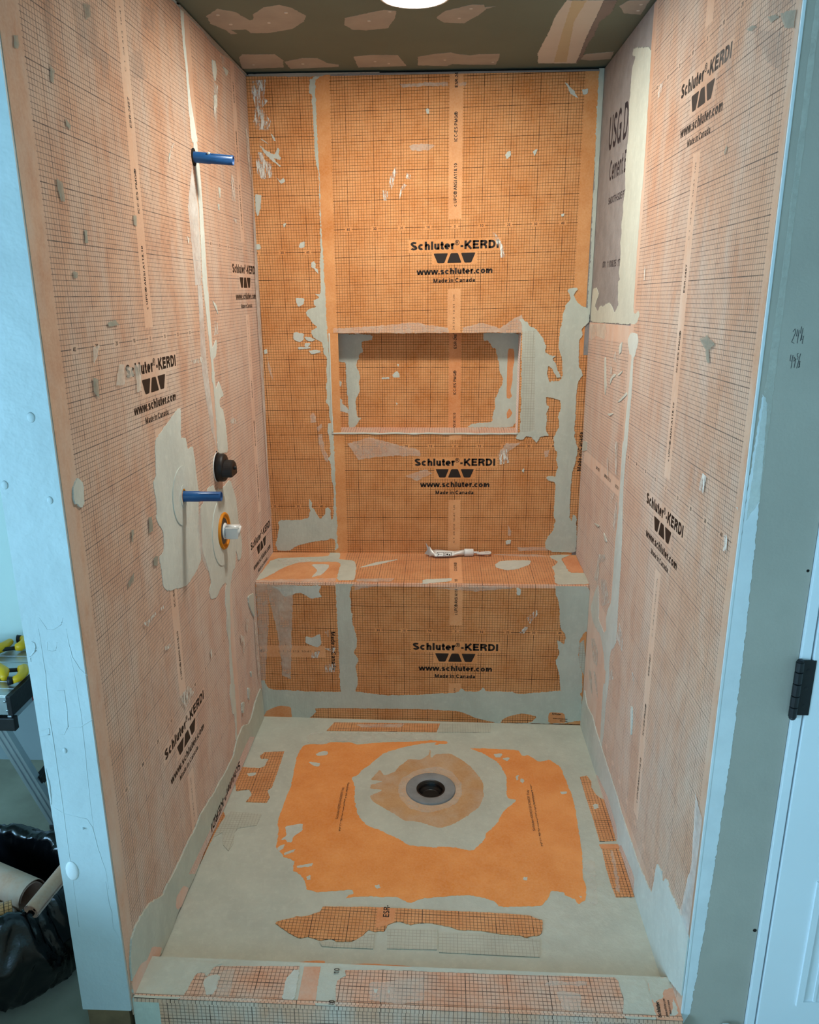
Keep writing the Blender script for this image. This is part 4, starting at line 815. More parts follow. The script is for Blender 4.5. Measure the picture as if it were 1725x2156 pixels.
 ('R', 'dab', "-101.6,27.8 -103.2,28.4 -104.4,23.7 -104.6,19.9 -103.8,19.6"),
 ('R', 'thin', "-35.2,-3.5 -40.6,-7 -52.8,-5.4 -59.3,-6.7 -67.2,-7.1 -72.1,-7.3 -81.4,-7.8 -88.9,-8.3 -95.9,-8.5 -100.6,-9.5 -121.4,-9.9 -127.7,-9.2 -131.9,-8.4 -136.2,-7.6 -137,-3.5 -138,3.6 -141.6,4.6 -143,2.5 -146.3,6 -148.7,5.2 -153.4,5.7 -157.9,6.1 -159.9,7.6 -163.1,5.5 -166.5,3.9 -167.6,0.4 -167.6,-9.1 -154.1,-16.6 -147.6,-23.2 -138.9,-22.5 -129.1,-22.4 -121.3,-22 -108,-22.8 -96.3,-24.2 -79.3,-21.4 -62.9,-22.5 -31.6,-21.9 -31.4,-15.9"),
 ('R', 'ghostp', "-63,-22.6 -67.9,-19.8 -84.3,-16.8 -96.6,-17.7 -99.7,-20.3 -98.2,-22.7 -96.2,-23.9 -79.3,-21.4"),
 ('R', 'ghostp', "-100.9,-21.8 -104.5,-18.8 -117.7,-16.8 -120.7,-16.8 -120.9,-22.1 -112.6,-23.4 -106.9,-22.9"),
 ('R', 'feather', "-157.2,6 -160.8,23.1 -158.5,39.6 -162.5,37.5 -167.4,36.3 -167.6,10.5 -164.9,5.6"),
 ('P', 'pan', "-54.7,-51 -48.3,-50.6 -46.6,-49.2 -38.2,-49.1 -36.2,-50.4 -25.8,-48.1 -14.4,-47.2 -7.2,-45.8 -9.5,-46 -2.2,-46.3 -1.8,-47.8 -5.5,-48.4 -3.5,-52.1 8.4,-50.4 24.8,-50.7 26,-54.6 28.4,-53.9 31.8,-58.1 35.8,-56.3 39.1,-60.4 39.9,-67.7 40.8,-77.4 40.8,-84.8 40.2,-91.8 39.8,-100.9 39.2,-107.1 37.8,-115.2 38.2,-118.6 37.4,-124 35,-126.1 33.9,-123.9 31.5,-123 31.2,-121.7 27.8,-121.2 26.3,-124.6 24,-127.3 12.2,-128.2 11.3,-126.3 7.9,-124.8 3,-124.1 -8,-125.9 -8.9,-125.8 -13,-128 -15.1,-126.8 -17.4,-125.8 -25.9,-126.2 -29.3,-126.4 -31.4,-127.3 -30.7,-126.1 -29.2,-125.3 -29.9,-123.6 -34.7,-124.4 -37.5,-124.9 -40.3,-125.2 -43,-124.4 -44.2,-120.6 -46.9,-117.5 -48.2,-117.2 -48.6,-115.2 -48.3,-113 -52.2,-111.5 -52.8,-110.3 -55.5,-107.4 -55.8,-101.5 -57.4,-95.4 -57.2,-89.4 -56.9,-81 -56.5,-76.6 -57.3,-65.7 -57.6,-58.3 -56.7,-52.4"),
 ('P', 'thin', "-5.9,-47.1 -10.6,-48 -18.1,-51 -25.3,-55 -30.8,-63.7 -33,-66.8 -34.1,-69.8 -36.1,-71 -34,-76.6 -33.9,-81.5 -32.6,-87.7 -31.1,-92.1 -28.2,-95.9 -23.8,-98 -18.9,-101 -14,-104.4 -11.8,-104.8 -5.5,-105.1 -5.2,-104.7 -1.4,-104.5 5.6,-106.1 9.1,-101.6 10.4,-97.5 14,-93.1 16.9,-86 21.7,-80.7 18.2,-79.5 19.2,-67.7 17,-59.4 12.1,-54.2 5.8,-50 -1.5,-48.9 -6.8,-49"),
 ('P', 'pand', "-8.3,-51.9 -9,-55.7 -11.8,-59 -16.2,-58.6 -19.3,-63.1 -20.9,-66.8 -24.3,-69.3 -26.3,-65.8 -28.2,-69.5 -29,-71.8 -24.4,-72.5 -28.8,-74.6 -28.9,-76.9 -24.7,-77.2 -25.3,-78.3 -28.6,-80.7 -27.3,-83.8 -23,-87.2 -19.5,-90 -16.1,-93.1 -12.2,-93.1 -8.3,-94.4 -8.6,-94.7 -4.1,-96.1 -0.1,-93.8 3.9,-90.2 8.8,-84.6 10.5,-79 10.6,-71.2 7.8,-64.2 4.2,-59 -0.9,-54.3 -6.1,-55.1 -8,-57.7"),
 ('P', 'film', "-8.8,-63.8 -13.8,-65.8 -17.9,-70.1 -19.3,-75.8 -17.9,-82.3 -14.7,-86.8 -9.7,-88.5 -7.7,-88.5 -4.1,-87 0.6,-84.1 3.1,-78.4 2.9,-71.6 -0.4,-65.6 -4.8,-62.9"),
 ('P', 'dab', "-54.6,-97.7 -49.1,-96 -48.6,-99.3 -50.9,-102.2 -51,-104.9 -52.4,-105 -53.1,-103.7 -54.6,-104 -53.2,-101.8"),
 ('P', 'dab', "-51,-57.3 -48.4,-55.2 -46.5,-55.5 -46.5,-57.7 -50.1,-58.5"),
 ('P', 'dab', "-52.8,-62.4 -48.4,-62.8 -48.4,-64.9 -50.6,-64.7"),
 ('P', 'dab', "-47.6,-115.1 -42.7,-113.6 -43.1,-115.1 -47.1,-115.9"),
 ('P', 'dab', "-43.9,-119.4 -42.8,-118.5 -42.5,-120.5 -43.4,-120.6"),
 ('P', 'dab', "-23.4,-121.9 -22.3,-121.5 -21.6,-122.6 -22.7,-123.1"),
 ('P', 'dab', "-55.1,-107.8 -53,-105.9 -53,-107.7 -54.2,-109.1"),
 ('P', 'dab', "-52.5,-109.8 -49.2,-107.9 -49.6,-109.3 -52.1,-110.7"),
 ('P', 'dab', "22.3,-67.5 23.6,-66.5 22.7,-69.6"),
 ('P', 'dab', "24.1,-68.5 25.1,-68.9 24.6,-71.3 23.9,-70.5"),
 ('P', 'dab', "36.9,-75.2 39.4,-75.1 38.9,-76.4 37.3,-76.6"),
 ('P', 'dab', "15.4,-54 18.7,-53.3 17.8,-56.1 15.9,-56"),
 ('P', 'dab', "18.4,-56.6 21.1,-55.9 20.2,-58.2"),
 ('P', 'dab', "20.2,-116.4 21.5,-116.3 21.1,-117.8 20.3,-117.6"),
 ('P', 'dab', "35.5,-123 36.4,-123.1 35.9,-123.8"),
 ('P', 'film', "-56.1,-45 -53.3,-43.1 -39.8,-42.4 -22.4,-42.1 -6.1,-42.3 -6.1,-45.4 -25.8,-47.6 -36.3,-49.4 -38.3,-48.5 -46.7,-48.6 -49.7,-51.4 -55.2,-50.3"),
 ('P', 'smudge', "-54.5,-75.4 -47.2,-72.8 -43.8,-77.1 -43.9,-89.8 -47.7,-94.9 -53.3,-92.8 -55.7,-85.2 -55.9,-78.8"),
 ('P', 'film', "39,-108.6 42.8,-107.7 40.2,-125.8 37.8,-126.6 38.4,-119.3"),
 ('P', 'tape0', "-71.3,-59.7 -70.2,-57.3 -62.9,-56.3 -62.9,-73.1 -63,-77.7 -64.2,-79.9 -62.5,-83.4 -63,-86.3 -70.1,-86.2 -68.9,-82.3 -70.5,-79.5 -74.8,-80.5 -76,-77.3 -76.6,-66.8 -70.2,-67.3 -68.2,-66.1 -67.7,-61.2 -70.6,-61.3"),
 ('P', 'ghost', "-74.7,-93.6 -74.1,-91.4 -63.3,-92.2 -63.8,-97.8 -69.4,-99.4 -70,-101.5 -69,-106.3 -69.7,-109.9 -72.1,-107.3 -73.9,-101.7 -75.8,-103.8 -76.8,-110.2 -77.2,-111.4 -77.3,-99.8 -76.8,-91.1"),
 ('P', 'tape0', "-76.3,-91.5 -75.1,-93.7 -75.9,-99.7 -76.5,-109.5 -76.7,-115.9 -77.4,-115.2 -77.2,-100.2"),
 ('P', 'dab', "-73.6,-70.6 -70.2,-69.9 -70.5,-71.5 -72.6,-72.1"),
 ('P', 'tape1', "45.3,-66.7 47.9,-65.6 48.8,-69.2 48.3,-72.4 49.1,-76.3 50.1,-78 51.8,-79.2 51,-99.4 45.8,-99.8 45.8,-89.7 45.4,-77.4"),
 ('P', 'tape1', "45.9,-103.4 51.1,-102.9 51.4,-109.5 51.3,-122.6 46,-123 45.6,-118.3 45.5,-111.6"),
 ('P', 'bare', "45.3,-101.1 51.4,-100.8 51.4,-102.8 45.8,-103.3"),
 ('P', 'film', "48.3,-103.6 49.1,-103.9 48.5,-112.8 47.6,-121.1 46.7,-120.5 47.6,-112.2"),
 ('P', 'dab', "47,-81.9 48.7,-81.4 48.8,-83.5 47,-84.4"),
 ('P', 'tape2', "-46.9,-35.6 -4.7,-34.2 -6,-40.3 -49.1,-41.6"),
 ('P', 'ghost', "-4.3,-34.2 15.5,-33.4 15.1,-39.5 -5.5,-40.6"),
 ('P', 'film', "-38,-36.7 -18.7,-35.2 -20.4,-37.9 -36,-38.7"),
 ('P', 'tape3', "-49.9,-136.8 -43.9,-134.6 -40.8,-134.2 -37.7,-132.3 -37.3,-130.6 -21.8,-130.2 -17.2,-130.2 11.9,-130.7 20.7,-131.1 21.9,-132 24,-132.5 23,-137.6 18.5,-138.6 17.1,-138.1 11.4,-137.8 6.6,-136.9 0.9,-137 -2.1,-135.8 -7.8,-134.9 -10.8,-135.3 -12.3,-135.9 -13.8,-135.4 -15.1,-134.9 -18.1,-135.2 -18.9,-136.8 -19.4,-138.3 -22,-138.7 -23.9,-138.2 -24.9,-139.7 -25.7,-141.2 -28.2,-142.2 -31.7,-142.4 -33.6,-141.6 -36.5,-142.3 -39.6,-141.2 -42,-141.8 -45.3,-140.1"),
 ('P', 'ghost', "-18.7,-137.8 -5.1,-137.3 -5.2,-143.8 -18.4,-144.1"),
 ('P', 'ghost', "-4.8,-138.4 11.4,-138.3 22.3,-139.3 21.6,-144.9 10.9,-144.8 -4.6,-144.6"),
 ('P', 'ghost', "-36.4,-142.8 -28.1,-142.8 -24.9,-140.1 -22,-139.2 -22,-144.3 -30.3,-144.3 -35.6,-144.2"),
 ('P', 'bare', "-28.8,-149.6 -22.3,-149 -12.6,-149.3 -9.8,-149.7 -1.3,-149.8 15.4,-150.3 15.4,-150.9 -28.7,-150.4"),
 ('P', 'bare', "-45.1,-150.5 -38.3,-149 -35.5,-148.7 -34,-148.8 -34.1,-150.3 -45.1,-150.9"),
 ('C', 'curb', "-64.2,-158.7 -62.4,-158.4 -61.4,-159.5 -60.3,-156.6 -58.4,-156.2 -57.9,-156.3 -39.3,-155.4 -39.1,-166.1 -71.1,-166.6 -65.4,-164.9"),
 ('C', 'band', "-38.1,-155.5 -34,-155.3 -33.7,-167.2 -38,-166.8"),
 ('C', 'curb', "-27.9,-156 -18.1,-155.5 10,-155.5 18.2,-155.3 38.5,-155 39.1,-156.1 39.1,-158.8 39.4,-160.4 38.1,-166.5 9.3,-166.8 -28.6,-166.7 -29.6,-160.2 -29.3,-158.9 -27.3,-157.6"),
 ('C', 'thin', "-33.9,-155.9 -28.7,-156 -27.3,-157.6 -29.4,-158.9 -29.6,-160.2 -29.2,-163.8 -28.9,-166.8 -33.7,-166.9"),
 ('C', 'thin', "39.3,-155.1 45.9,-155 46,-166.1 42,-166.3 38.3,-166 39.4,-160.4"),
 ('C', 'bare', "46.3,-154.8 51.5,-154.4 54.5,-161.6 53,-165.9 45.7,-166.6"),
 ('C', 'thin', "46.3,-154.8 51.5,-154.4 52.2,-157.2 49.7,-157.9 48.9,-159.9 46.5,-161.6 46,-160.4"),
 ('C', 'dab', "51.2,-159.8 51.3,-162.3 51.2,-164.2 49.6,-165.5 49.1,-164.9 50.4,-163"),
 ('C', 'thin', "-77.3,-154.9 -71.6,-155.2 -65.4,-155.2 -58.4,-155.5 -60.3,-156.6 -61.4,-159.5 -62.4,-158.4 -64.2,-158.7 -65.4,-164.9 -66.7,-166.4 -71.2,-166.3 -77.6,-166.2 -77,-159.3"),
 ('C', 'bare', "-77.7,-166.1 -76.1,-165.2 -71.7,-166.4 -71.6,-167.4 -74.8,-167.2"),
 ('C', 'dab', "-61.7,-161.1 -61.4,-159.5 -58.9,-158.7 -58.1,-159.7 -58.4,-164.2 -60.1,-164.6"),
 ('C', 'film', "-57.6,-157.4 -55.2,-157 -54.3,-165.5 -57.6,-165.1 -58.4,-160.3"),
 ('C', 'dab', "-41.8,-164.9 -41.9,-159.5 -40.5,-156.6 -39.1,-156.5 -38.7,-165.1"),
 ('C', 'dab', "-20.3,-160.9 -19.4,-161.1 -19.5,-162 -20.1,-161.8"),
 ('C', 'dab', "-17,-161.2 -16.2,-161.2 -16.3,-162 -16.8,-162"),
 ('C', 'film', "20.8,-157.8 22.9,-156.9 31.2,-156.7 31.1,-157.5 21.3,-158.3"),
 ('C', 'film', "23.6,-159.8 25.9,-159.4 29.5,-160.2 28.2,-165.9 24.4,-163.9"),
 ('C', 'film', "-21.5,-159.5 -13.6,-158.2 -8.2,-157.3 -8.1,-163.3 -14,-165.1 -20.9,-164"),
 ('C', 'film', "-66,-165.4 -50.3,-164.6 -50.1,-165.6 -65.7,-166.2"),
 ('F', 'thin', "-44.7,38.9 -37.7,39 -39.8,34.7 -39.3,28.2 -38.8,20.9 -37.7,17.2 -37.3,12.7 -38.8,8.9 -36.8,5.6 -38.2,2.9 -37.3,-3.2 -38.9,-9.5 -44.5,-9.6 -44.6,9.6 -44.8,24.5 -45,35.4"),
 ('F', 'thin', "-76.5,-3.9 -74.8,-3.9 -73.2,-7.7 -59.2,-8.3 -45.1,-8.4 -38.9,-7.9 -27,-9.6 -13.1,-9.1 -3.2,-8.2 2.5,-7.7 3.5,-5.7 5.3,-7.3 11,-7.2 12,-5.2 13.5,-7.1 23.7,-7 25.9,-8.1 42.7,-6.2 51.1,-7.2 51.6,-20.8 -11.7,-21.7 -76.8,-20.9"),
 ('F', 'thin', "38.5,38 51.6,38.2 52.3,19.7 50.3,19 48.8,15.2 49,6.8 50.6,2.1 51.2,-7.6 42.7,-7 42,0.5 40,6.6 41.5,9.7 40.2,15.8 43.1,13.9 43.6,17.4 41,21.1 40.5,30 38.9,35.1"),
 ('F', 'bare', "-76.4,-20.4 -74.5,-17.2 -69.4,-14.9 -64.8,-15.4 -64.5,-20.6"),
 ('F', 'tape4', "-55.2,-15.7 -11.7,-15.4 3.3,-16.1 9.8,-19.2 18.5,-21.1 -11.7,-21.7 -57.6,-20.5 -54.6,-17.6"),
 ('F', 'tape4', "18.5,-21.1 21.9,-18.2 28.3,-16.4 34,-17.9 31.3,-20.8"),
 ('F', 'bare', "38.6,-15.8 44.6,-16.1 45.5,-20.6 38.4,-20.7"),
 ('F', 'ghost', "50.5,15.9 48.9,14.4 49,6.8 50.6,2.1 51.7,0.6 51.7,6.8"),
 ('F', 'dab', "-70,36.4 -64,36.9 -50.5,37.1 -51.6,34.6 -50.6,32.4 -54.7,31.6 -58.7,34.3 -64.9,32.2 -67.4,35.5"),
 ('F', 'dab', "-57.4,15.8 -55.1,15.1 -51.6,17 -51.4,12.5 -52.8,11 -55.5,12.1 -57.6,12.8"),
 ('F', 'filmd', "-71.4,37.2 -61.2,37.3 -62.9,16.8 -64.2,-2.9 -67.3,-1.4 -68.4,16.8 -71,31.4"),
 ('F', 'film', "-75.7,37.9 -71.3,37.6 -71.4,24.1 -74.4,-3.1 -76.2,-3.9 -76,16.6"),
 ('F', 'film', "-37.7,39 -22.3,39.2 -30.4,37 -37.8,35.4"),
 ('F', 'film', "-6.2,36.4 19.6,38.2 22.3,36.8 8.8,35.5"),
 ('F', 'dab', "24,37.1 25.7,36.4 25.4,34.2 24.1,34.2"),
 ('F', 'dab', "18.4,-20.7 19.9,-19.9 19.2,-21.5"),
 ('F', 'streak', "28.2,24.6 32.1,28.4 32.2,26.2 29.6,22.4"),
 ('F', 'streak', "25.6,18.6 27.6,20.9 29.7,21.7 27.1,17.9"),
 ('F', 'streak', "-49.8,17.8 -48.4,18.5 -48.5,15.6"),
 ('F', 'streak', "-50.1,10.7 -45.9,11.1 -46.7,8.8"),
 ('F', 'streak', "-55.7,8.7 -52.2,9.5 -53,6.5 -55.4,6.4"),
 ('F', 'streak', "-50.3,3.5 -46.1,4.3 -46.6,0.5 -50.1,0.4"),
 ('T', 'thin', "-74.6,-7 -51.7,-4.4 -51.6,0.7 -47.1,-0.3 -46.9,-7.2 -40.2,-9 -38.7,-16.5 -38,-28.9 -45.1,-29.5 -45.5,-10.1 -62.3,-10.5 -67.1,-15.4 -74,-29 -76.5,-30.3"),
 ('T', 'dab', "-57.5,-13.3 -50.4,-13.1 -49.7,-15.9 -51.6,-24.1 -55.3,-26.8 -53.7,-19.7"),
 ('T', 'dab', "17.1,-11.9 19.2,-8 24.4,-6.8 32.1,-6.7 30.9,-11.6 25,-16.5 21.4,-17.5 17.3,-14.8"),
 ('T', 'thin', "39.7,-1.4 51.4,2 44.5,-4.3 45.8,-19.6 52.1,-19.5 52.4,-27.5 51.2,-30.4 38.6,-31.3 40.1,-17.9 39.5,-14.2 43.2,-8.3"),
 ('T', 'bare', "44.9,-4.3 50.5,-1.2 51.9,-18.6 45.9,-19.2"),
 ('T', 'dab', "-11.8,-27.8 -0.4,-26.2 -0.8,-29 -11.7,-32.1"),
 ('T', 'dab', "-38,-16.5 -30.8,-10.1 -21.7,-6.6 -30.6,-13.2"),
 ('T', 'film', "-76.6,-29.9 -45.7,-27.4 -45.2,-30.8 -76,-32.5"),
 ('T', 'filmd', "-37.5,-28.1 -22.7,-26.8 -23.8,-30.2 -37.2,-30.6"),
 ('T', 'film', "16.2,2.1 29.8,3.5 39.6,-2.5 29.2,-2.7 17.5,-0.9"),
 ('T', 'film', "-72,-8.8 -52,-7.4 -60.7,-11.4 -68.7,-14.5"),
 ('K', 'mud', "-72.2,-60.1 -67.4,-65.7 -63,-62.5 -61,-55.7 -59.6,-56.3 -58.8,-60.5 -54.5,-66.1 -49.8,-67.8 -46.8,-65.1 -44,-58.5 -45.6,-53.6 -50.1,-47.3 -54,-45.5 -58.2,-43.7 -63.4,-44 -63.9,-47.5 -68.6,-47.5 -67.5,-43.6 -69.7,-43.3 -70,-47.1 -73,-53.2"),
 ('K', 'mud', "-33.3,-56 -28.5,-58.8 -21.7,-62.2 -18.2,-61.1 -18.9,-55.8 -21.6,-46.3 -28.2,-44.7 -32.4,-45.6 -34.2,-50.4"),
 ('K', 'mud', "-73.4,-18.6 -71.6,-21.9 -60.7,-21.5 -59.3,-14.3 -60,-10.9 -61,-5.5 -76,-4.5"),
 ('K', 'mud', "-59.4,-12.6 -52.5,-16.5 -47.3,-16.2 -44.8,-9.9 -41.3,-7.9 -41.7,-5.2 -58.9,-3.5"),
 ('K', 'mud', "-35.1,-17.2 -29.2,-19 -20.2,-18.3 -17.9,-4.7 -35,-3.9"),
 ('K', 'mud', "-13.7,-15.9 -8.8,-18.4 -2.7,-20.2 0.2,-17.9 3.5,-16.5 6.8,-17.5 13.4,-17.6 13.7,-13.4 13.1,-4.6 5.4,-5.1 -2.1,-6.4 -4,-3.8 -14,-5.4"),
 ('K', 'mud', "-7.3,-55.1 -4.7,-60.4 2.7,-65.1 6,-64.9 6.3,-62.6 9.2,-63.4 6.8,-61.5 5,-56.8 0.8,-49.6 -5.1,-50.6"),
 ('K', 'mud', "43.2,-61.7 45,-66 50.4,-65.7 50.9,-54.2 45.7,-55.7"),
 ('K', 'mud', "39.8,-11.8 42.4,-15.8 50.9,-17.8 51.7,-9.3 44.8,-8 40.1,-10.1"),
 ('K', 'mudl', "28,-67 38,-66.4 38.5,-53.7 39,-35.2 40.9,-4.7 27.6,-5.5 26,-17.6 26.8,-41.5 26.7,-54.4"),
 ('K', 'mudp', "38,-66.4 41.7,-66.2 42.1,-55.9 40.3,-48.6 41.2,-35.1 40.7,-27.8 41.7,-11.7 40.7,-4.7 39,-35.2 38.5,-53.7"),
 ('K', 'mudy', "29.5,-66.9 33.4,-66.7 32.8,-49 37.2,-6.7 32.8,-7 30.8,-39.9"),
]

KIND = {  # kind: (part name, material, thickness over the stack, edge roughness, step)
    'thin': ('thinset_patch', 'thinset', 1, .26, .4), 'dab': ('thinset_dab', 'thinset_dab', 1, .2, .3), 'film': ('thinset_film', 'thinset_film', 0, .35, .6),
    'filmd': ('thinset_film', 'thinset_film_dense', 0, .25, .5), 'streak': ('thinset_streak', 'thinset_streak', 0, .2, .5), 'feather': ('thinset_film', 'thinset_feather', 0, .3, .6),
    'grime': ('thinset_dab', 'thinset_grime', 0, .2, .5), 'smudge': ('dust_smudge', 'smudge', 0, .4, .8), 'ghost': ('membrane_tape', 'thinset_ghost', 1, .05, 1.0),
    'ghostp': ('membrane_tape', 'membrane_tape_worn_lit', 1, .05, 1.0), 'bare': ('membrane_scrap', 'membrane_plain', 1, .08, .6), 'gap': ('open_joint', 'shadow_gap', 0, .1, .5),
    'tape0': ('membrane_tape', 'membrane_tape', 1, .15, .5), 'tape1': ('membrane_tape', 'membrane_tape', 1, .08, .5), 'tape2': ('membrane_tape', 'membrane_tape', 1, .08, .5),
    'tape3': ('membrane_tape', 'membrane_tape', 1, .15, .5), 'tape4': ('membrane_tape', 'membrane_tape', 1, .15, .5), 'pan': ('foam_tray_face', 'pan_fleece', 1, .22, .5), 'pand': ('drain_collar', 'pan_fleece_dull', 1, .25, .5),
    'band': ('membrane_scrap', 'membrane_plain_worn', 1, .03, 1), 'curb': ('membrane_sheet', 'membrane_tape_worn_lit', 1, .1, .6),
    'mud': ('mud_patch', 'mud', 1, .2, .5), 'mudl': ('mud_tape_band', 'mud_light', 1, .2, .5), 'mudp': ('mud_patch', 'mud_purple', 1, .3, .5), 'mudy': ('mud_patch', 'mud_yellow', 0, .2, .5),
    'joint': ('joint_compound_band', 'joint_compound', 1, .1, .5)}
SEQ = {}
for i, (s, k, dat) in enumerate(PATCHES):
    poly = [tuple(float(q) for q in t.split(',')) for t in dat.split()]
    nm, mt, th, amp, step = KIND[k]
    n = SEQ.get(s, 0); SEQ[s] = n + 1
    base = {'B': .17, 'L': .15, 'R': .15}.get(s, .12) if s in 'BLRFTN' else .05
    h = base + .006 * n
    if s in 'SD': amp *= .6
    if th and k not in ('tape0', 'tape1', 'tape2', 'ghost', 'ghostp', 'band', 'curb', 'mud', 'mudp', 'mudl'): poly = rounded(poly)
    poly = clampp(ragged(poly, amp, step, i), s)
    if s == 'F' and k == 'bare': mt = 'membrane_plain'
    if s in 'LRC' and k == 'bare': mt = 'membrane_plain_worn'
    if s == 'C' and k == 'thin': h += .02
    if s == 'R' and k == 'thin' and max(q[1] for q in poly) < 140: mt = 'thinset_pale'
    if s == 'L' and k == 'thin' and min(q[1] for q in poly) > -10: mt = 'thinset_pale'
    if s == 'P' and k == 'smudge': continue
    fr = {'tape3': 'tape3', 'curb': 'curb'}.get(k, 'id')
    hole = 0.0
    if s == 'P':
        us = [q[0] for q in poly]; vs_ = [q[1] for q in poly]
        if min(us) < -16 and max(us) > 1 and min(vs_) < -85 and max(vs_) > -67 and k in ('pan', 'thin', 'pand', 'film'): hole = 8.0
    slab(nm, s, poly, 0 if th else h - .01, h, mt, PAR[s], fr, sides=bool(th), hole=hole)
# lettering on floor tapes
slab('print_band', 'P', ragged([(-21.9, -130.3), (-16.9, -130.5), (-17.0, -135.2), (-19.0, -136.4), (-21.9, -137.6)], .08, .5, 77), 0, .05 + .006 * SEQ['P'] + .012, 'membrane_plain', pan)
p = Print('P', .05 + .006 * SEQ['P'] + .02, 'tape3'); p.upw('ESR-', 47.4, 51.6, .9, 1.7, .02); p.done(pan)
FR['lf'] = ((-87.2, -16.3), (-1, 0), (0, 1)); p = Print('L', .15 + .006 * SEQ['L'] + .02, 'lf')
p.line('Schluter', -17.2, .2, 1.6, 3.2, .03); p.line('\u00ae', .5, 2.0, .2, 1.6, 0); p.line('-KERDI', 2.4, 17.2, 1.6, 3.2, .03); p.done(wall_l)
FR['p1'] = ((-37, -86.8), (0, 1), (1, 0)); FR['p2'] = ((27, -87.5), (0, 1), (1, 0))
for f_, s_, L_ in (('p1', 1, 12.3), ('p2', 1, 15.5)):
    p = Print('P', .05 + .006 * SEQ['P'] + .02, f_)
    p.line('Schluter-KERDI-SHOWER Tray', -L_ * .55, L_ * .8, -.9, .8, -.01)
    rnd = random.Random(5); x_ = -L_          # second stamped line, too small and worn to read: rows of short ink ticks
    while x_ < L_:
        if rnd.random() > .16:
            y_ = rnd.uniform(-.05, .2); hh_ = rnd.uniform(.25, .6); p.poly([(x_, y_), (x_ + .18, y_), (x_ + .18, y_ + hh_), (x_, y_ + hh_)], [(0, 1, 2), (0, 2, 3)])
            if rnd.random() > .5: p.poly([(x_, y_), (x_ + .42, y_), (x_ + .42, y_ + .14), (x_, y_ + .14)], [(0, 1, 2), (0, 2, 3)])
        x_ += .5
    p.done(pan, 'ink_grey')
slab('joint_compound_band', 'D', ragged([(53.2, 128), (54.3, 126), (54.9, 112), (55.2, 100), (55.6, 80), (55.8, 58), (55.4, 30), (54.9, 8), (54.0, -16), (52.4, -20), (52.3, 90), (52.6, 110)], .16, .4, 901), 0, .06, 'joint_compound', wall_r)
slab('joint_compound_film', 'D', ragged([(53.9, 219), (54.8, 219), (54.9, 150), (55.1, 108), (53.0, 104), (53.9, 150)], .12, .5, 902), .04, .08, 'thinset_film_dense', wall_r, sides=False)
FR['cc'] = ((47.6, -162.6), (.1, 1.0), (1.0, -.1)); p = Print('C', .05 + .006 * SEQ['C'] + .04, 'cc')
p.line('Schluter', -3.0, 1.2, -.2, .9, .03); p.line('www.schluter.com', -2.6, 2.2, 1.3, .6, .01); p.line('Made in Canada', -1.8, 2.0, 2.2, .5, .01); p.done(curb)
FR['fc'] = ((43.4, -17.0), (1, -.06), (0, -1)); p = Print('F', .12 + .006 * SEQ['F'] + .03, 'fc')
p.line('Schluter', -3.6, 0, 0, .8, .03); p.line('www.schluter.com', -3.2, 2.6, 1.9, .6, .01); p.line('Made in Canada', -.4, 2.6, 2.8, .5, .01); p.done(bench)
# handwriting on the drywall beside the opening
def pencil(pts, r=.045):
    bm = bmesh.new(); sweep(bm, [SURF['D'](u, v, .03) for u, v in pts], r, 5); return link('pencil_note', bm, 'ink_grey', wall_r)
for q in ([(57.1, 139.0), (57.4, 139.5), (57.6, 138.9), (57.1, 137.2), (57.6, 137.0)], [(57.9, 139.4), (57.8, 138.2), (58.2, 138.3)], [(58.15, 139.3), (58.1, 137.0)], [(58.5, 139.9), (58.45, 138.7)], [(58.8, 139.6), (58.6, 137.4)], [(58.75, 138.4), (58.72, 137.6), (59.0, 137.7)], [(59.05, 138.3), (59.0, 136.9)],
          [(57.3, 135.0), (57.25, 133.9), (57.6, 133.9)], [(57.65, 134.9), (57.6, 132.6)], [(58.15, 134.2), (57.9, 134.6), (57.95, 133.8), (58.2, 134.3), (58.15, 132.7)], [(58.6, 135.2), (58.4, 135.2), (58.4, 134.7), (58.6, 134.6), (58.55, 134.2), (58.4, 134.2)], [(58.95, 135.2), (58.6, 132.6)], [(59.1, 133.8), (58.9, 133.4), (59.1, 132.9), (58.9, 132.7), (59.05, 133.3), (58.95, 133.9)]): pencil(q)

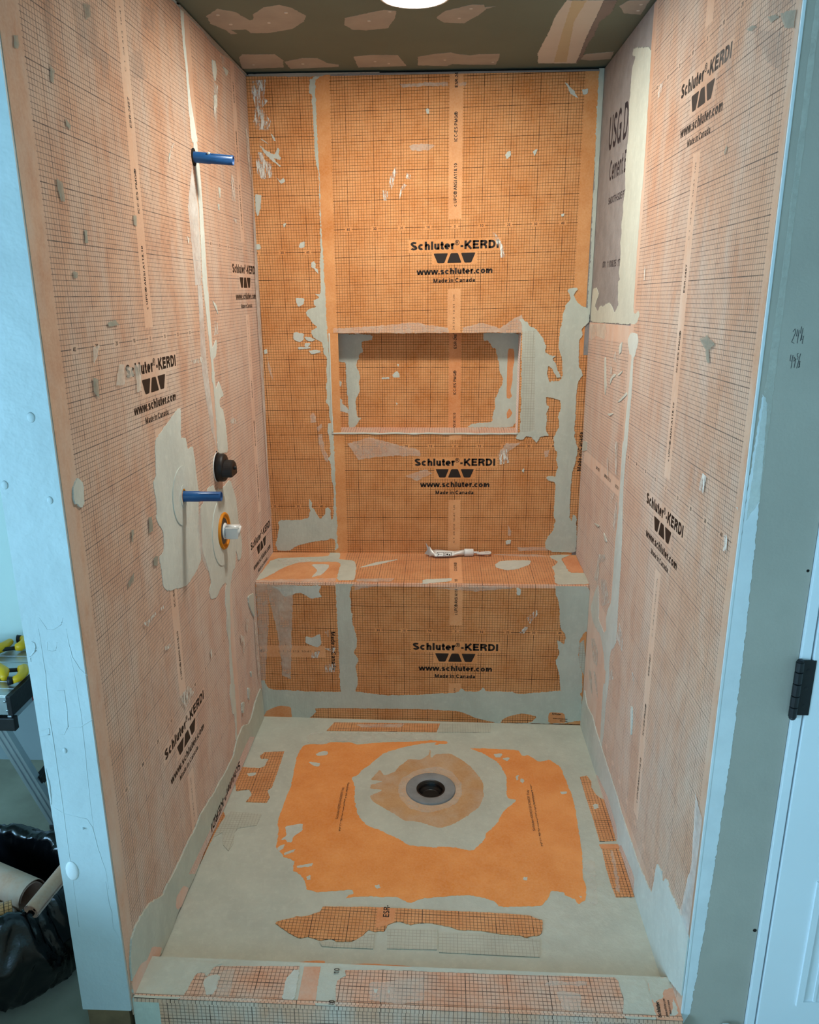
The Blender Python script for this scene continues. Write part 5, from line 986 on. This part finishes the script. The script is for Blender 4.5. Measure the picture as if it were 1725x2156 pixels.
# ================================================================== POST DETAILS
def ridge(pts, r, name='compound_ridge', mat='post_paint'):
    bm = bmesh.new(); sm = []
    for a, b_ in zip(pts, pts[1:]):
        for j in range(4): sm.append((a[0] + (b_[0] - a[0]) * j / 4, a[1] + (b_[1] - a[1]) * j / 4))
    sm.append(pts[-1]); n = len(sm)
    sweep(bm, [SURF['S'](u + .12 * noise.noise(Vector((u, v * .5, 1))), v, -r * .3) for u, v in sm], [r * (.5 + .5 * math.sin(math.pi * (i + .5) / n)) for i in range(n)], 6)
    return link(name, bm, mat, wall_l, True)
for q_, r_ in [([(-85.4, 83.6), (-84.2, 80.9), (-83.0, 80.9), (-81.1, 82.1), (-80.5, 83.6)], 0.12), ([(-89.1, 39.1), (-86.5, 37.2), (-81.6, 35.9), (-80.6, 34.0), (-80.0, 28.1), (-79.0, 22.6), (-78.9, 17.5)], 0.12), ([(-82.6, 58.5), (-80.0, 58.8), (-77.3, 60.6)], 0.14), ([(-80.2, 81.2), (-80.1, 77.4), (-79.7, 74.9), (-78.6, 72.3), (-77.1, 70.7)], 0.12), ([(-85.9, 81.1), (-85.9, 71.0), (-86.4, 61.3), (-86.5, 40.1), (-87.0, 6.7)], 0.14), ([(-80.0, 75.3), (-79.6, 61.5), (-80.2, 44.0), (-80.4, 32.0)], 0.1), ([(-87.8, 78.2), (-87.2, 77.9), (-87.2, 76.3), (-88.6, 74.8), (-88.6, 73.6)], 0.25), ([(-79.3, 19.5), (-79.3, 14.4), (-79.0, 11.2), (-79.1, 7.0), (-77.8, 2.8)], 0.15), ([(-84.5, 67.1), (-82.5, 67.3), (-82.5, 63.2), (-82.8, 58.7), (-83.8, 56.9), (-85.1, 56.9)], 0.13), ([(-89.2, 57.7), (-86.9, 58.2), (-87.0, 56.8), (-89.0, 56.3)], 0.15), ([(-89.0, 48.5), (-88.8, 43.8), (-89.0, 39.5)], 0.3), ([(-84.6, 78.2), (-84.8, 76.4), (-83.9, 76.1), (-83.0, 76.4), (-82.5, 78.2)], 0.1)]: ridge(q_, r_)

for u, v, a, c, hh in ((-86.6, 22.2, 1.5, 2.6, .5), (-84.2, 53, .5, .7, .3), (-81.2, 124, .8, 1.0, .25), (-79.8, 108, .6, .8, .25), (-88.2, 111, .7, .9, .25), (-82.6, 33.6, .35, .25, .5)):
    bm = bmesh.new(); bmesh.ops.create_uvsphere(bm, u_segments=14, v_segments=8, radius=1)
    for q in bm.verts: q.co = W(*SURF['S'](u + q.co.x * a, v + q.co.y * c, q.co.z * hh))
    link('compound_blob', bm, 'joint_compound' if a > 1 else 'post_paint', wall_l, True)

# ================================================================== DOOR on the right
door = boxo('door_1', (69.0, YD - 1.2, -24.4), (150, YD + 2.4, 190), 'door_white', bev=.15); tag(door, kind='structure')
boxo('door_jamb', (66.75, YD - .9, -25), (68.6, YD + 3, 193), 'door_white', door, .12)
boxo('door_stop_gap', (68.6, YD + .6, -25), (69.0, YD + 2.5, 190), 'shadow_gap', door)
bm = bmesh.new()
for a, b_ in (((77.0, YD - 1.7, -10), (78.4, YD - 1.15, 23)), ((78.4, YD - 1.7, 21.6), (140, YD - 1.15, 23)), ((80.6, YD - 1.5, -10), (81.2, YD - 1.15, 19)), ((80.6, YD - 1.5, 18.4), (140, YD - 1.15, 19)), ((77, YD - 1.7, -11.4), (140, YD - 1.15, -10))): box(bm, a, b_)
link('panel_moulding', bm, 'door_white', door)
hg = boxo('hinge', (66.9, YD - 1.35, 63.4), (69.6, YD - 1.0, 75.6), 'black_metal', door, .06)
bm = bmesh.new()
for z0, z1 in ((63.2, 65.4), (65.55, 67.9), (68.05, 70.6), (70.75, 73.2), (73.35, 75.4)):
    lathe(bm, (66.3, YD - 1.6, z0), (0, 0, 1), [(0, .72), (.08, .8), (z1 - z0 - .08, .8), (z1 - z0, .72)], 16); link('knuckle', bm, 'black_metal', hg); bm = bmesh.new()
lathe(bm, (66.3, YD - 1.6, 75.4), (0, 0, 1), [(0, .62), (.25, .68), (.55, .45)], 16); lathe(bm, (66.3, YD - 1.6, 62.6), (0, 0, 1), [(0, .4), (.3, .66), (.6, .6)], 16)
link('hinge_pin', bm, 'black_metal', hg)
for z in (65.5, 69.5, 73.5):
    bm = bmesh.new(); lathe(bm, (68.3, YD - 1.36, z), (0, -1, 0), [(0, .35), (.06, .3)], 12); link('screw', bm, 'black_metal', hg)
# corner bead at the right edge of the opening and a loose white cable end
boxo('corner_bead', (xr(YD) - .05, YD - .15, -22), (xr(YD) + .5, YD + .6, ZCE - 1), 'joint_compound', wall_r, .1)
cb = thing('cable_loop', 'short white cable end looping out of the grey drywall near the floor', 'cable', (62.3, YD, -19))
bm = bmesh.new(); sweep(bm, [(61.4, YD + .3, -20.4), (61.3, YD - .6, -19.2), (61.6, YD - 1.2, -18.0), (62.3, YD - 1.5, -17.5), (63.0, YD - 1.4, -18.0), (63.2, YD - 1.0, -19.4), (63.1, YD - .4, -20.6)], .38, 10)
link('sheath', bm, 'white_plastic', cb, True)
bm = bmesh.new(); sweep(bm, [(63.1, YD - .4, -20.6), (63.05, YD - .2, -21.4)], .18, 8); link('conductor', bm, 'ink', cb)
bm = bmesh.new(); lathe(bm, (66.0, YD - .02, 8.2), (0, -1, 0), [(0, .45), (.06, .4)], 12); link('screw_hole', bm, 'shadow_gap', wall_r)
bm = bmesh.new(); lathe(bm, (65.9, YD - .02, 94), (0, -1, 0), [(0, .3), (.05, .25)], 12); link('screw_hole', bm, 'shadow_gap', wall_r)

# ================================================================== CEILING LIGHT
lp = thing('recessed_downlight', 'round white recessed LED downlight glowing in the shower ceiling', 'light', (-12.7, -74, ZCE))
bm = bmesh.new(); lathe(bm, (-12.7, -74, ZCE + .3), (0, 0, -1), [(0, 9.9), (.6, 9.9), (1.0, 9.4), (1.05, 8.6), (.7, 8.4), (.3, 8.4)], 64, cap=False); link('trim_ring', bm, 'white_plastic', lp, True)
bm = bmesh.new(); lathe(bm, (-12.7, -74, ZCE + .1), (0, 0, -1), [(0, 8.45), (.75, 8.4)], 48); link('lens', bm, 'lamp_lens', lp)
# screw heads in the mud patches
for x, y in [(-68.7, -60.7), (-67.2, -52.5), (-49.2, -61.4), (-55.8, -53.1), (-26.6, -53.1), (-20.1, -60.7), (-70.6, -9.7), (-53.5, -9.6), (-28.4, -11.1), (-23.9, -8.3), (-4.6, -11.6), (11.9, -7.9), (-0.6, -54.1), (2.5, -61.9), (48.9, -62.5), (49.3, -57.6)]:
    bm = bmesh.new(); lathe(bm, (x, y, ZCE - .05), (0, 0, -1), [(0, .55), (.12, .45)], 12); link('screw_head', bm, 'mud_light', ce)

# ================================================================== DRAIN
dr = thing('shower_drain', 'round grey bonded flange drain with a black open throat in the shower floor', 'drain', (-7.8, -76.2, -22))
zd = ZFL + FX * -7.8 + .62
bm = bmesh.new(); lathe(bm, (-7.8, -76.2, zd), (0, 0, 1), [(-.6, 8.6), (0, 8.6), (.12, 8.2), (.0, 6.4), (-.1, 5.2), (-.3, 4.9), (-1.4, 4.75), (-1.4, 4.7)], 56, cap=False); link('flange', bm, 'drain_grey', dr, True)
bm = bmesh.new()
lathe(bm, (-7.8, -76.2, zd), (0, 0, 1), [(-.25, 4.95), (-.2, 4.5), (-.9, 4.35), (-1.0, 4.1), (-2.2, 4.0), (-2.3, 3.3), (-2.8, 3.2), (-2.9, 2.9)], 48, cap=False); link('throat', bm, 'drain_black', dr, True)
for k in range(5):
    bm = bmesh.new(); lathe(bm, (-7.8, -76.2, zd - 1.05 - k * .22), (0, 0, 1), [(0, 4.12), (.06, 3.95), (.12, 4.12)], 40, cap=False); link('thread', bm, 'drain_black', dr, True)
bm = bmesh.new(); lathe(bm, (-7.8, -76.2, zd - 2.95), (0, 0, 1), [(0, 3.3), (.05, 3.3)], 32); link('well', bm, 'shadow_gap', dr)

# ================================================================== FITTINGS ON THE LEFT WALL
def stub(name, y, z, length, droop, label, seal):
    x0 = xl(y); t = thing(name, label, 'pipe', (x0, y, z), 'blue pipe stubs on the left wall')
    ax = Vector((1, .02, -droop)).normalized(); base = Vector((x0 - 2, y, z)); Lh = length + 2
    bm = bmesh.new(); lathe(bm, base, ax, [(0, 1.5), (Lh * .52, 1.5), (Lh * .53, 1.38), (Lh, 1.36), (Lh + .02, 1.12), (Lh - 4, 1.05)], 28, cap=False); link('pipe', bm, 'blue_plastic', t, True)
    bm = bmesh.new(); lathe(bm, base + ax * (Lh - 3.9), ax, [(0, 1.1), (.05, 1.1)], 20); link('bore', bm, 'shadow_gap', t)
    bm = bmesh.new(); b0 = base + ax * (Lh * .56); b1 = base + ax * (Lh - .4)
    for dy in (-1, 1):
        sweep(bm, [b0 + Vector((0, -1.02 * .9 - .0, .95 if dy > 0 else .0)) + Vector((0, -.12 if dy > 0 else -.42, 0)), b1 + Vector((0, -1.02 * .9, .95 if dy > 0 else .0)) + Vector((0, -.12 if dy > 0 else -.42, 0))], .07, 6)
    link('raised_rib', bm, 'blue_plastic', t)
    bm = bmesh.new(); bmesh.ops.create_uvsphere(bm, u_segments=12, v_segments=8, radius=1); c_ = base + ax * (Lh * (.5 if not seal else .16))
    for q in bm.verts: q.co = W(c_.x + q.co.x * .45, c_.y - .7 + q.co.y * .7, c_.z + 1.15 + q.co.z * .45)
    link('thinset_crumb', bm, 'thinset_dab', t, True)
    return t
p1 = stub('pipe_stub', -68.6, 183.0, 11.6, .09, 'blue plastic pipe stub high on the left wall at the seam', False)
p2 = stub('pipe_stub', -101.7, 91.1, 10.9, .0, 'blue plastic pipe stub set in a round seal beside the black cap', True)
def disc(s, u, v, r, h0, h1, mat, name, parent, rin=None, seg=48, sy=1.0):
    f = SURF[s]; bm = bmesh.new(); P = []
    prof = [(r, h0), (r, h1)] + ([(rin, h1), (rin, h0)] if rin else [])
    for rr, h in prof: P.append([bm.verts.new(W(*f(u + rr * math.cos(2 * math.pi * i / seg), v + rr * sy * math.sin(2 * math.pi * i / seg), h))) for i in range(seg)])
    for a, b_ in zip(P, P[1:]):
        for i in range(seg): bm.faces.new((a[i], a[(i + 1) % seg], b_[(i + 1) % seg], b_[i]))
    if not rin: bm.faces.new(P[-1])
    return link(name, bm, mat, parent)
hl = .15 + .006 * 24 + .14
disc('L', -101.9, 91.4, 8.3, 0, hl, 'thinset_pale', 'seal_disc', p2, 1.9)
disc('L', -101.9, 91.2, 2.6, hl - .1, hl + .12, 'thinset_pale', 'seal_collar', p2, 1.75, sy=1.25)
disc('L', -101.8, 91.0, 1.75, 0, hl + .1, 'orange_plastic', 'seal_gasket', p2, 1.5, sy=1.35)
disc('L', -68.6, 182.8, 1.9, 0, hl + .02, 'shadow_gap', 'hole_rim', p1, sy=1.25)
# shower valve with white test plug
vy, vz = -67.2, 70.0
vv = thing('shower_valve', 'rough-in shower valve with orange gasket ring and white plastic handle plug', 'valve', (xl(vy), vy, vz))
disc('L', vy - 1.0, vz + .4, 11.4, 0, hl, 'thinset_pale', 'seal_disc', vv, 5.9)
bm = bmesh.new(); lathe(bm, (xl(vy) - .5, vy, vz), (1, 0, 0), [(0, 6.2), (1.1, 6.2), (1.5, 5.9), (1.5, 5.5), (1.2, 5.2), (.0, 5.1)], 48, cap=False); link('gasket_ring', bm, 'orange_plastic', vv, True)
disc('L', vy, vz, 5.4, 0, hl + .05, 'orange_plastic', 'recess', vv)
disc('L', vy - .9, vz + .3, 4.3, hl, hl + .25, 'drain_black', 'valve_body', vv)
bm = bmesh.new(); lathe(bm, (xl(vy) - .6, vy, vz), (1, 0, 0), [(0, 2.9), (1.0, 2.9), (1.5, 2.6), (1.9, 2.0)], 36); link('plug_base', bm, 'white_plastic', vv, True)
bm = bmesh.new(); box(bm, (xl(vy) + .8, vy - 2.3, vz - 2.3), (xl(vy) + 6.4, vy + 1.2, vz + 2.2))
for q in bm.verts:
    if q.co.x > W(xl(vy) + 4, 0, 0).x and q.co.z < W(0, 0, vz).z: q.co.x -= .012
bmesh.ops.bevel(bm, geom=bm.edges[:], offset=.006, segments=3, affect='EDGES'); link('handle', bm, 'white_plastic', vv, True)
bm = bmesh.new(); box(bm, (xl(vy) + 1.6, vy - 2.5, vz - 1.9), (xl(vy) + 5.6, vy - 2.2, vz + 1.6)); link('handle_rib', bm, 'white_plastic', vv)
# black plaster guard
cy, cz = -68.2, 91.6
cp = thing('plaster_guard', 'black plastic half-round guard cap poking through the left wall above the valve', 'cap', (xl(cy), cy, cz))
bm = bmesh.new(); lathe(bm, (xl(cy) - 1, cy, cz), (1, 0, 0), [(0, 4.5), (3.2, 4.5), (3.7, 4.2), (3.9, 3.6)], 40); link('body', bm, 'black_rubber', cp, True)
bm = bmesh.new(); lathe(bm, (xl(cy) - .6, cy - .15, cz + .2), (1, 0, 0), [(0, 4.75), (1.0, 4.75)], 40, cap=False); link('tape_wrap', bm, 'white_plastic', cp, True)
bm = bmesh.new(); n = 24; front = []
for d, r in ((2.6, 3.9), (5.2, 3.7), (5.6, 3.2)):
    front.append([bm.verts.new(W(xl(cy) + d, cy + r * math.cos(a) - .3, cz - 1.2 + max(-1.2, r * math.sin(a)))) for a in [math.pi * (-.2 + 1.4 * i / (n - 1)) for i in range(n)]])
for a, b_ in zip(front, front[1:]):
    for i in range(n): bm.faces.new((a[i], a[(i + 1) % n], b_[(i + 1) % n], b_[i]))
bm.faces.new(front[-1]); bm.faces.new(front[0]); link('half_round_face', bm, 'black_rubber', cp)
bm = bmesh.new(); lathe(bm, (xl(cy) + 5.4, cy - .3, cz), (1, 0, 0), [(0, .7), (.8, .6), (.9, .3)], 14); link('nub', bm, 'black_rubber', cp, True)
sb = bmesh.new(); sweep(sb, [(xl(cy) - .3, cy, cz + 4.3), (xl(cy) + .2, cy, cz + 5.4)], [.5, .25], 8); link('tab', sb, 'black_rubber', cp)

# ================================================================== TUBE ON THE BENCH
tb = thing('sealant_tube', 'squeezed white and foil sealant tube with cap lying on the bench', 'tube', (3, -2, 38.9))
zb = 39.35; bm = bmesh.new(); rings = []
def tring(x, y, zc, ry, rz, rot=0.0):
    r = []
    for i in range(16):
        a = 2 * math.pi * i / 16; dy = ry * math.cos(a); dz = rz * math.sin(a)
        r.append(bm.verts.new(W(x, y + dy * math.cos(rot) - dz * math.sin(rot), zc + dy * math.sin(rot) + dz * math.cos(rot))))
    return r
for x, y, zc, ry, rz, rot in ((-9.6, -3.4, zb + 2.0, .12, 2.3, -.5), (-8.6, -3.5, zb + 1.3, .35, 1.5, -.7), (-7.2, -3.6, zb + 1.25, 2.3, .7, .35), (-4.5, -3.6, zb + 1.2, 2.2, .75, .3), (-2, -3.5, zb + 1.1, 2.0, .7, .28), (.5, -3.2, zb + 1.0, 1.7, .75, .2), (2.4, -2.9, zb + 1.15, 1.3, .95, 0), (4.2, -2.6, zb + 1.25, 1.35, 1.2, 0), (4.9, -2.5, zb + 1.25, 1.1, 1.1, 0)):
    rings.append(tring(x, y, zc, ry, rz, rot))
for a, b_ in zip(rings, rings[1:]):
    for i in range(16): bm.faces.new((a[i], a[(i + 1) % 16], b_[(i + 1) % 16], b_[i]))
bm.faces.new(rings[0]); bm.faces.new(rings[-1]); bd = link('body', bm, 'foil', tb, True)
bm = bmesh.new(); q = [bm.verts.new(W(*v)) for v in ((-9.7, -3.5, zb + .2), (-8.9, -3.4, zb + .2), (-9.6, -3.1, zb + 3.4), (-11.2, -2.9, zb + 5.6), (-10.4, -3.2, zb + 2.6), (-11.6, -3.4, zb + .9))]
bm.faces.new((q[0], q[1], q[2])); bm.faces.new((q[0], q[2], q[4])); bm.faces.new((q[4], q[2], q[3])); bm.faces.new((q[0], q[4], q[5]))
bmesh.ops.solidify(bm, geom=bm.faces[:], thickness=.001); link('crimped_end', bm, 'foil', tb)
TR = ((-7.2, -3.6, zb + 1.25, 2.3, .7, .35), (-4.5, -3.6, zb + 1.2, 2.2, .75, .3), (-2, -3.5, zb + 1.1, 2.0, .7, .28), (.5, -3.2, zb + 1.0, 1.7, .75, .2), (2.4, -2.9, zb + 1.15, 1.3, .95, 0))
def tp(x, ang, lift):
    for c0, c1 in zip(TR, TR[1:]):
        if x <= c1[0] or c1 is TR[-1]:
            f = (x - c0[0]) / (c1[0] - c0[0]); c = [u_ + (v_ - u_) * f for u_, v_ in zip(c0, c1)]; break
    dy = (c[3] + lift) * math.cos(ang); dz = (c[4] + lift) * math.sin(ang)
    return W(x, c[1] + dy * math.cos(c[5]) - dz * math.sin(c[5]), c[2] + dy * math.sin(c[5]) + dz * math.cos(c[5]))
def tpatch(x0, x1, a0, a1, lift, bm):
    nx, na = max(2, int((x1 - x0) * 2)), 6
    G = [[bm.verts.new(tp(x0 + (x1 - x0) * i / nx, a0 + (a1 - a0) * j / na, lift)) for j in range(na + 1)] for i in range(nx + 1)]
    for i in range(nx):
        for j in range(na): bm.faces.new((G[i][j], G[i + 1][j], G[i + 1][j + 1], G[i][j + 1]))
bm = bmesh.new(); tpatch(-7.0, .6, math.radians(70), math.radians(190), .05, bm); link('label_panel', bm, 'white_plastic', bd, True)
bm = bmesh.new(); A_ = math.radians
for x0, x1, a0, a1 in ((-6.4, -6.2, 100, 172), (-6.4, -3.7, 100, 106), (-6.4, -3.7, 166, 172), (-3.7, -3.5, 100, 172), (-5.9, -5.5, 120, 150), (-5.5, -4.3, 132, 138), (-3.2, -3.0, 100, 172), (-3.0, -.6, 100, 106), (-3.0, -.6, 166, 172), (-2.5, -1.8, 120, 150), (-1.5, -1.0, 130, 160), (-.6, -.4, 100, 172)): tpatch(x0, x1, A_(a0), A_(a1), .09, bm)
tag(link('pictogram', bm, 'ink', bd), kind='stuff')
bm = bmesh.new(); lathe(bm, (4.9, -2.5, zb + 1.3), (1, .05, 0), [(0, 1.45), (.2, 1.55), (3.6, 1.5), (3.8, 1.3)], 28); link('cap', bm, 'white_plastic', tb, True)
bm = bmesh.new(); sweep(bm, [(8.6, -2.3, zb + 1.2), (11.0, -2.0, zb + 1.1)], .45, 10); link('nozzle', bm, 'white_plastic', tb, True)
bm = bmesh.new(); o_ = [(10.2, -2.6), (12.2, -3.4), (15.4, -3.4), (16.1, -2.7), (16.1, -1.2), (15.2, -.6), (12.2, -.8), (10.2, -1.4)]; i_ = [(13.4, -2.5), (13.6, -2.6), (14.9, -2.6), (15.1, -2.4), (15.1, -1.8), (14.9, -1.6), (13.6, -1.6), (13.4, -1.8)]
for zz in (0, .35):
    pass
V = [[bm.verts.new(W(x, y, zb + .55 + z + (x - 10) * .05)) for x, y in L_] for z in (0, .45) for L_ in (o_, i_)]
for i in range(8):
    j = (i + 1) % 8
    bm.faces.new((V[2][i], V[2][j], V[3][j], V[3][i])); bm.faces.new((V[0][j], V[0][i], V[1][i], V[1][j])); bm.faces.new((V[0][i], V[0][j], V[2][j], V[2][i])); bm.faces.new((V[1][j], V[1][i], V[3][i], V[3][j]))
link('hanging_tab', bm, 'white_plastic', tb)

# ================================================================== OUTER ROOM, LEFT OF THE POST
# work platform
pf = thing('work_platform', 'aluminium folding work platform with black end caps left of the white post', 'platform', (-180, -82, -25))
PX, PY0, PY1, PZ = -138.5, -97.0, -66.0, 25.0
n = 7; wv = (PY1 - PY0) / n
for i in range(n): boxo('deck_plank', (-240, PY0 + i * wv + .12, PZ - 1.2), (PX - 1.5, PY0 + (i + 1) * wv - .12, PZ), 'aluminium', pf, .15)
boxo('side_rail', (-240, PY0 - .3, PZ - 6.5), (PX - 1.2, PY0 + .5, PZ - .2), 'aluminium', pf, .1); boxo('side_rail', (-240, PY1 - .5, PZ - 6.5), (PX - 1.2, PY1 + .3, PZ - .2), 'aluminium', pf, .1)
boxo('end_cap', (PX - 1.6, PY0 - .5, PZ - 6.8), (PX, PY1 + .5, PZ + .1), 'black_rubber', pf, .25)
boxo('end_rail', (PX - 2.2, PY0, PZ - 9.2), (PX - .9, PY1, PZ - 7.0), 'aluminium', pf, .1)
boxo('label_sticker', (PX - .88, PY0 + 12.6, PZ - 9.0), (PX - .8, PY0 + 14.4, PZ - 7.2), 'red_paint', pf)
boxo('hinge_shoe', (-147, PY0 - .8, PZ - 12), (PX + .2, PY0 + 1.5, PZ - 7.5), 'black_rubber', pf, .3)
for x, z in ((-140.6, PZ - 1.8), (-140.2, PZ - 5.0)):
    bm = bmesh.new(); lathe(bm, (x, PY0 - .3, z), (0, -1, 0), [(0, .5), (.15, .45), (.3, .2)], 12); link('rivet', bm, 'aluminium', pf, True)
def leg(x0, y0, z0, x1, y1, z1, w_, d_, name='leg'):
    bm = bmesh.new(); a = Vector((x0, y0, z0)); c = Vector((x1, y1, z1)); ax = (c - a).normalized(); s_ = Vector((0, 1, 0)); t_ = ax.cross(s_).normalized()
    prof = [(-w_, -d_), (-w_ * .5, -d_), (-w_ * .45, -d_ * .7), (-w_ * .1, -d_ * .7), (-w_ * .05, -d_), (w_ * .3, -d_), (w_ * .35, -d_ * .7), (w_ * .7, -d_ * .7), (w_ * .75, -d_), (w_, -d_), (w_, d_), (-w_, d_)]
    R_ = [[bm.verts.new(W(*(p_ + t_ * u + s_ * v))) for u, v in prof] for p_ in (a, c)]
    for i in range(len(prof)): bm.faces.new((R_[0][i], R_[0][(i + 1) % len(prof)], R_[1][(i + 1) % len(prof)], R_[1][i]))
    bm.faces.new(R_[0]); bm.faces.new(R_[1][::-1]); return link(name, bm, 'aluminium', pf)
leg(-145.5, PY0 + 1, PZ - 9, -131.0, PY0 + 2.5, -23.6, 2.2, 1.2); leg(-143.5, PY1 - 2, PZ - 9, -131.5, PY1 - 2.5, -23.6, 1.6, 1.2)
boxo('foot', (-133.5, PY0 + .8, -25), (-129.0, PY0 + 4.2, -23.2), 'black_rubber', pf, .3); boxo('foot', (-134, PY1 - 4.2, -25), (-129.5, PY1 - .8, -23.2), 'black_rubber', pf, .3)
boxo('cross_rung', (-136.5, PY0 + 2, -9), (-134.3, PY1 - 2, -5.5), 'black_rubber', pf, .2)
# clamps on the platform
def clamp(x, y, z, rot, label, flip=1):
    t = thing('bar_clamp', label, 'clamp', (x, y, z), 'yellow clamps on the work platform'); t.rotation_euler.z = 0
    c, s_ = math.cos(rot), math.sin(rot)
    def T(px, py, pz): return (x + px * c - py * s_, y + px * s_ + py * c, z + pz)
    def bar(name, pts, r, mat, seg=8, sc=None):
        bm = bmesh.new(); sweep(bm, [T(*q_) for q_ in pts], r, seg); return link(name, bm, mat, t, True)
    bar('bar', [(-16, 0, 1.2), (9, 0, 1.2)], .75, 'black_metal', 4)
    bar('jaw', [(8, 0, 1.4), (9.4, 0, 1.5), (10.4, -2.5 * flip, 1.5), (10.2, -6 * flip, 1.4), (8.6, -7.5 * flip, 1.3)], [1.2, 1.7, 1.6, 1.3, 1.1], 'yellow_plastic', 10)
    bar('jaw_pad', [(8.8, -7.4 * flip, 1.3), (7.4, -7.6 * flip, 1.3)], [1.2, 1.5], 'black_rubber', 10)
    bar('grip', [(-7, 0, 1.6), (-3, .6 * flip, 1.7), (1, 1.0 * flip, 1.7), (4, -1.5 * flip, 1.6), (5.5, -5.5 * flip, 1.5)], [1.3, 1.9, 2.0, 1.7, 1.2], 'yellow_plastic', 10)
    bar('trigger', [(1, -1.8 * flip, 1.5), (.4, -4.5 * flip, 1.4), (-1.4, -6.2 * flip, 1.3)], [.9, .8, .6], 'black_rubber', 8)
    return t
clamp(-151, -84.5, PZ + .5, .16, 'yellow and black bar clamp lying nearest the platform edge', 1)
clamp(-160, -70.5, PZ + .6, .35, 'yellow and black bar clamp at the back of the platform', -1)
# black rubbish bag with membrane off-cuts
BX, BY, RX, RY = -126, -147, 27, 20.5
bag = thing('rubbish_bag', 'open black plastic rubbish bag on the floor left of the post', 'bag', (BX, BY, -25))
bm = bmesh.new(); prof = [(.0, -24.9), (.55, -24.9), (.9, -24.6), (1.0, -22), (1.06, -16), (1.08, -10), (1.04, -4), (1.0, -.5), (.96, 1.6), (.91, 2.2), (.86, .8), (.85, -3), (.86, -9), (.84, -16), (.7, -22), (.0, -23)]
N = 220; rings = []
prof2 = []
for (r0_, z0_), (r1_, z1_) in zip(prof, prof[1:]):
    k_ = max(2, int(abs(z1_ - z0_) / .9) + 1)
    for j in range(k_): prof2.append((r0_ + (r1_ - r0_) * j / k_, z0_ + (z1_ - z0_) * j / k_))
prof2.append(prof[-1])
def fold(a, z, k):
    q = Vector((math.cos(a) * 3.2, math.sin(a) * 3.2, z * .07 + k)); w_ = noise.noise(q * .8) * 1.6
    q2 = Vector((a * 5.5 + w_ * 1.5 + z * .06, z * .05, k)); q3 = Vector((a * 13 - z * .11 + w_, z * .1, k + 5))
    return .07 * noise.noise(q) + .085 * (.5 - abs(noise.noise(q2)) * 1.6) + .04 * (.5 - abs(noise.noise(q3)) * 1.7)
for k, (r, z) in enumerate(prof2):
    ring = []; ins = k > len(prof2) * .55
    for i in range(N):
        a = 2 * math.pi * i / N; c, s_ = math.cos(a), math.sin(a)
        d = 1 + fold(a, z, 2.0 if ins else .0) * min(1, r * 1.2) - (.03 if ins else 0)
        zz = z + (3.2 * noise.noise(Vector((c * 1.8, s_ * 1.8, 8))) + 1.6 * noise.noise(Vector((c * 5, s_ * 5, 4)))) * max(0, min(1, (z + 14) / 14)) if r > .3 else z
        rr = r * (d if r > .3 else 1)
        ring.append(bm.verts.new(W(BX + RX * rr * c, BY + RY * rr * s_, max(zz, -24.95))))
    rings.append(ring)
for a, b_ in zip(rings, rings[1:]):
    for i in range(N): bm.faces.new((a[i], a[(i + 1) % N], b_[(i + 1) % N], b_[i]))
bmesh.ops.remove_doubles(bm, verts=bm.verts[:], dist=.0003); link('bag_skin', bm, 'bag_plastic', bag, True)
def roll(pts, r, mat, label, open_=True):
    o = None; bm = bmesh.new(); uv = bm.loops.layers.uv.new('print'); P = [Vector(q) for q in pts]; ax = (P[1] - P[0]); ln = ax.length; ax.normalize()
    e1 = ax.cross(Vector((0, 0, 1))).normalized(); e2 = ax.cross(e1); R_ = []; n = 44
    for t in range(7):
        c0 = P[0] + ax * (ln * t / 6); R_.append([(bm.verts.new(W(*(c0 + (e1 * math.cos(k * .29) + e2 * math.sin(k * .29)) * r * (1 - .007 * k)))), k * .29 * r, ln * t / 6) for k in range(n)])
    for a, b_ in zip(R_, R_[1:]):
        for k in range(n - 1):
            qd = (a[k], a[k + 1], b_[k + 1], b_[k]); f = bm.faces.new([v[0] for v in qd])
            for lp_, v in zip(f.loops, qd): lp_[uv].uv = (v[1], v[2])
    o = link('membrane_roll', bm, mat, None, True); return tag(o, label, 'membrane roll', 'rolled off-cuts in the bag')
roll([(-133, -139.5, -1.5), (-108, -150, -1.2)], 4.6, 'membrane_plain_worn', 'fat pinkish rolled membrane off-cut lying across the bag')
roll([(-103.6, -158, 1.9), (-99.8, -137, 3.4)], 2.1, 'membrane_plain_worn', 'slim tan rolled membrane off-cut leaning over the bag rim')
roll([(-119, -163, 1.2), (-109.0, -157, .6)], 3.2, 'membrane_tape', 'short gridded orange membrane roll at the front of the bag')
# unseen carton added out of view to shade the post foot
ct = thing('shade_blocker', 'added unseen brown carton that shades the foot of the white post', 'light blocker', (-128, -200, -25))
boxo('blocker_body', (-144, -216, -25), (-112, -185, 23), 'cardboard', ct, .2)
boxo('blocker_tape', (-144.1, -202, 22.9), (-111.9, -199, 23.15), 'mud_yellow', ct)
for y0_ in (-215.8, -200.4): boxo('blocker_flap', (-143.8, y0_, 22.8), (-112.2, y0_ + 15.3, 23.08), 'cardboard', ct)
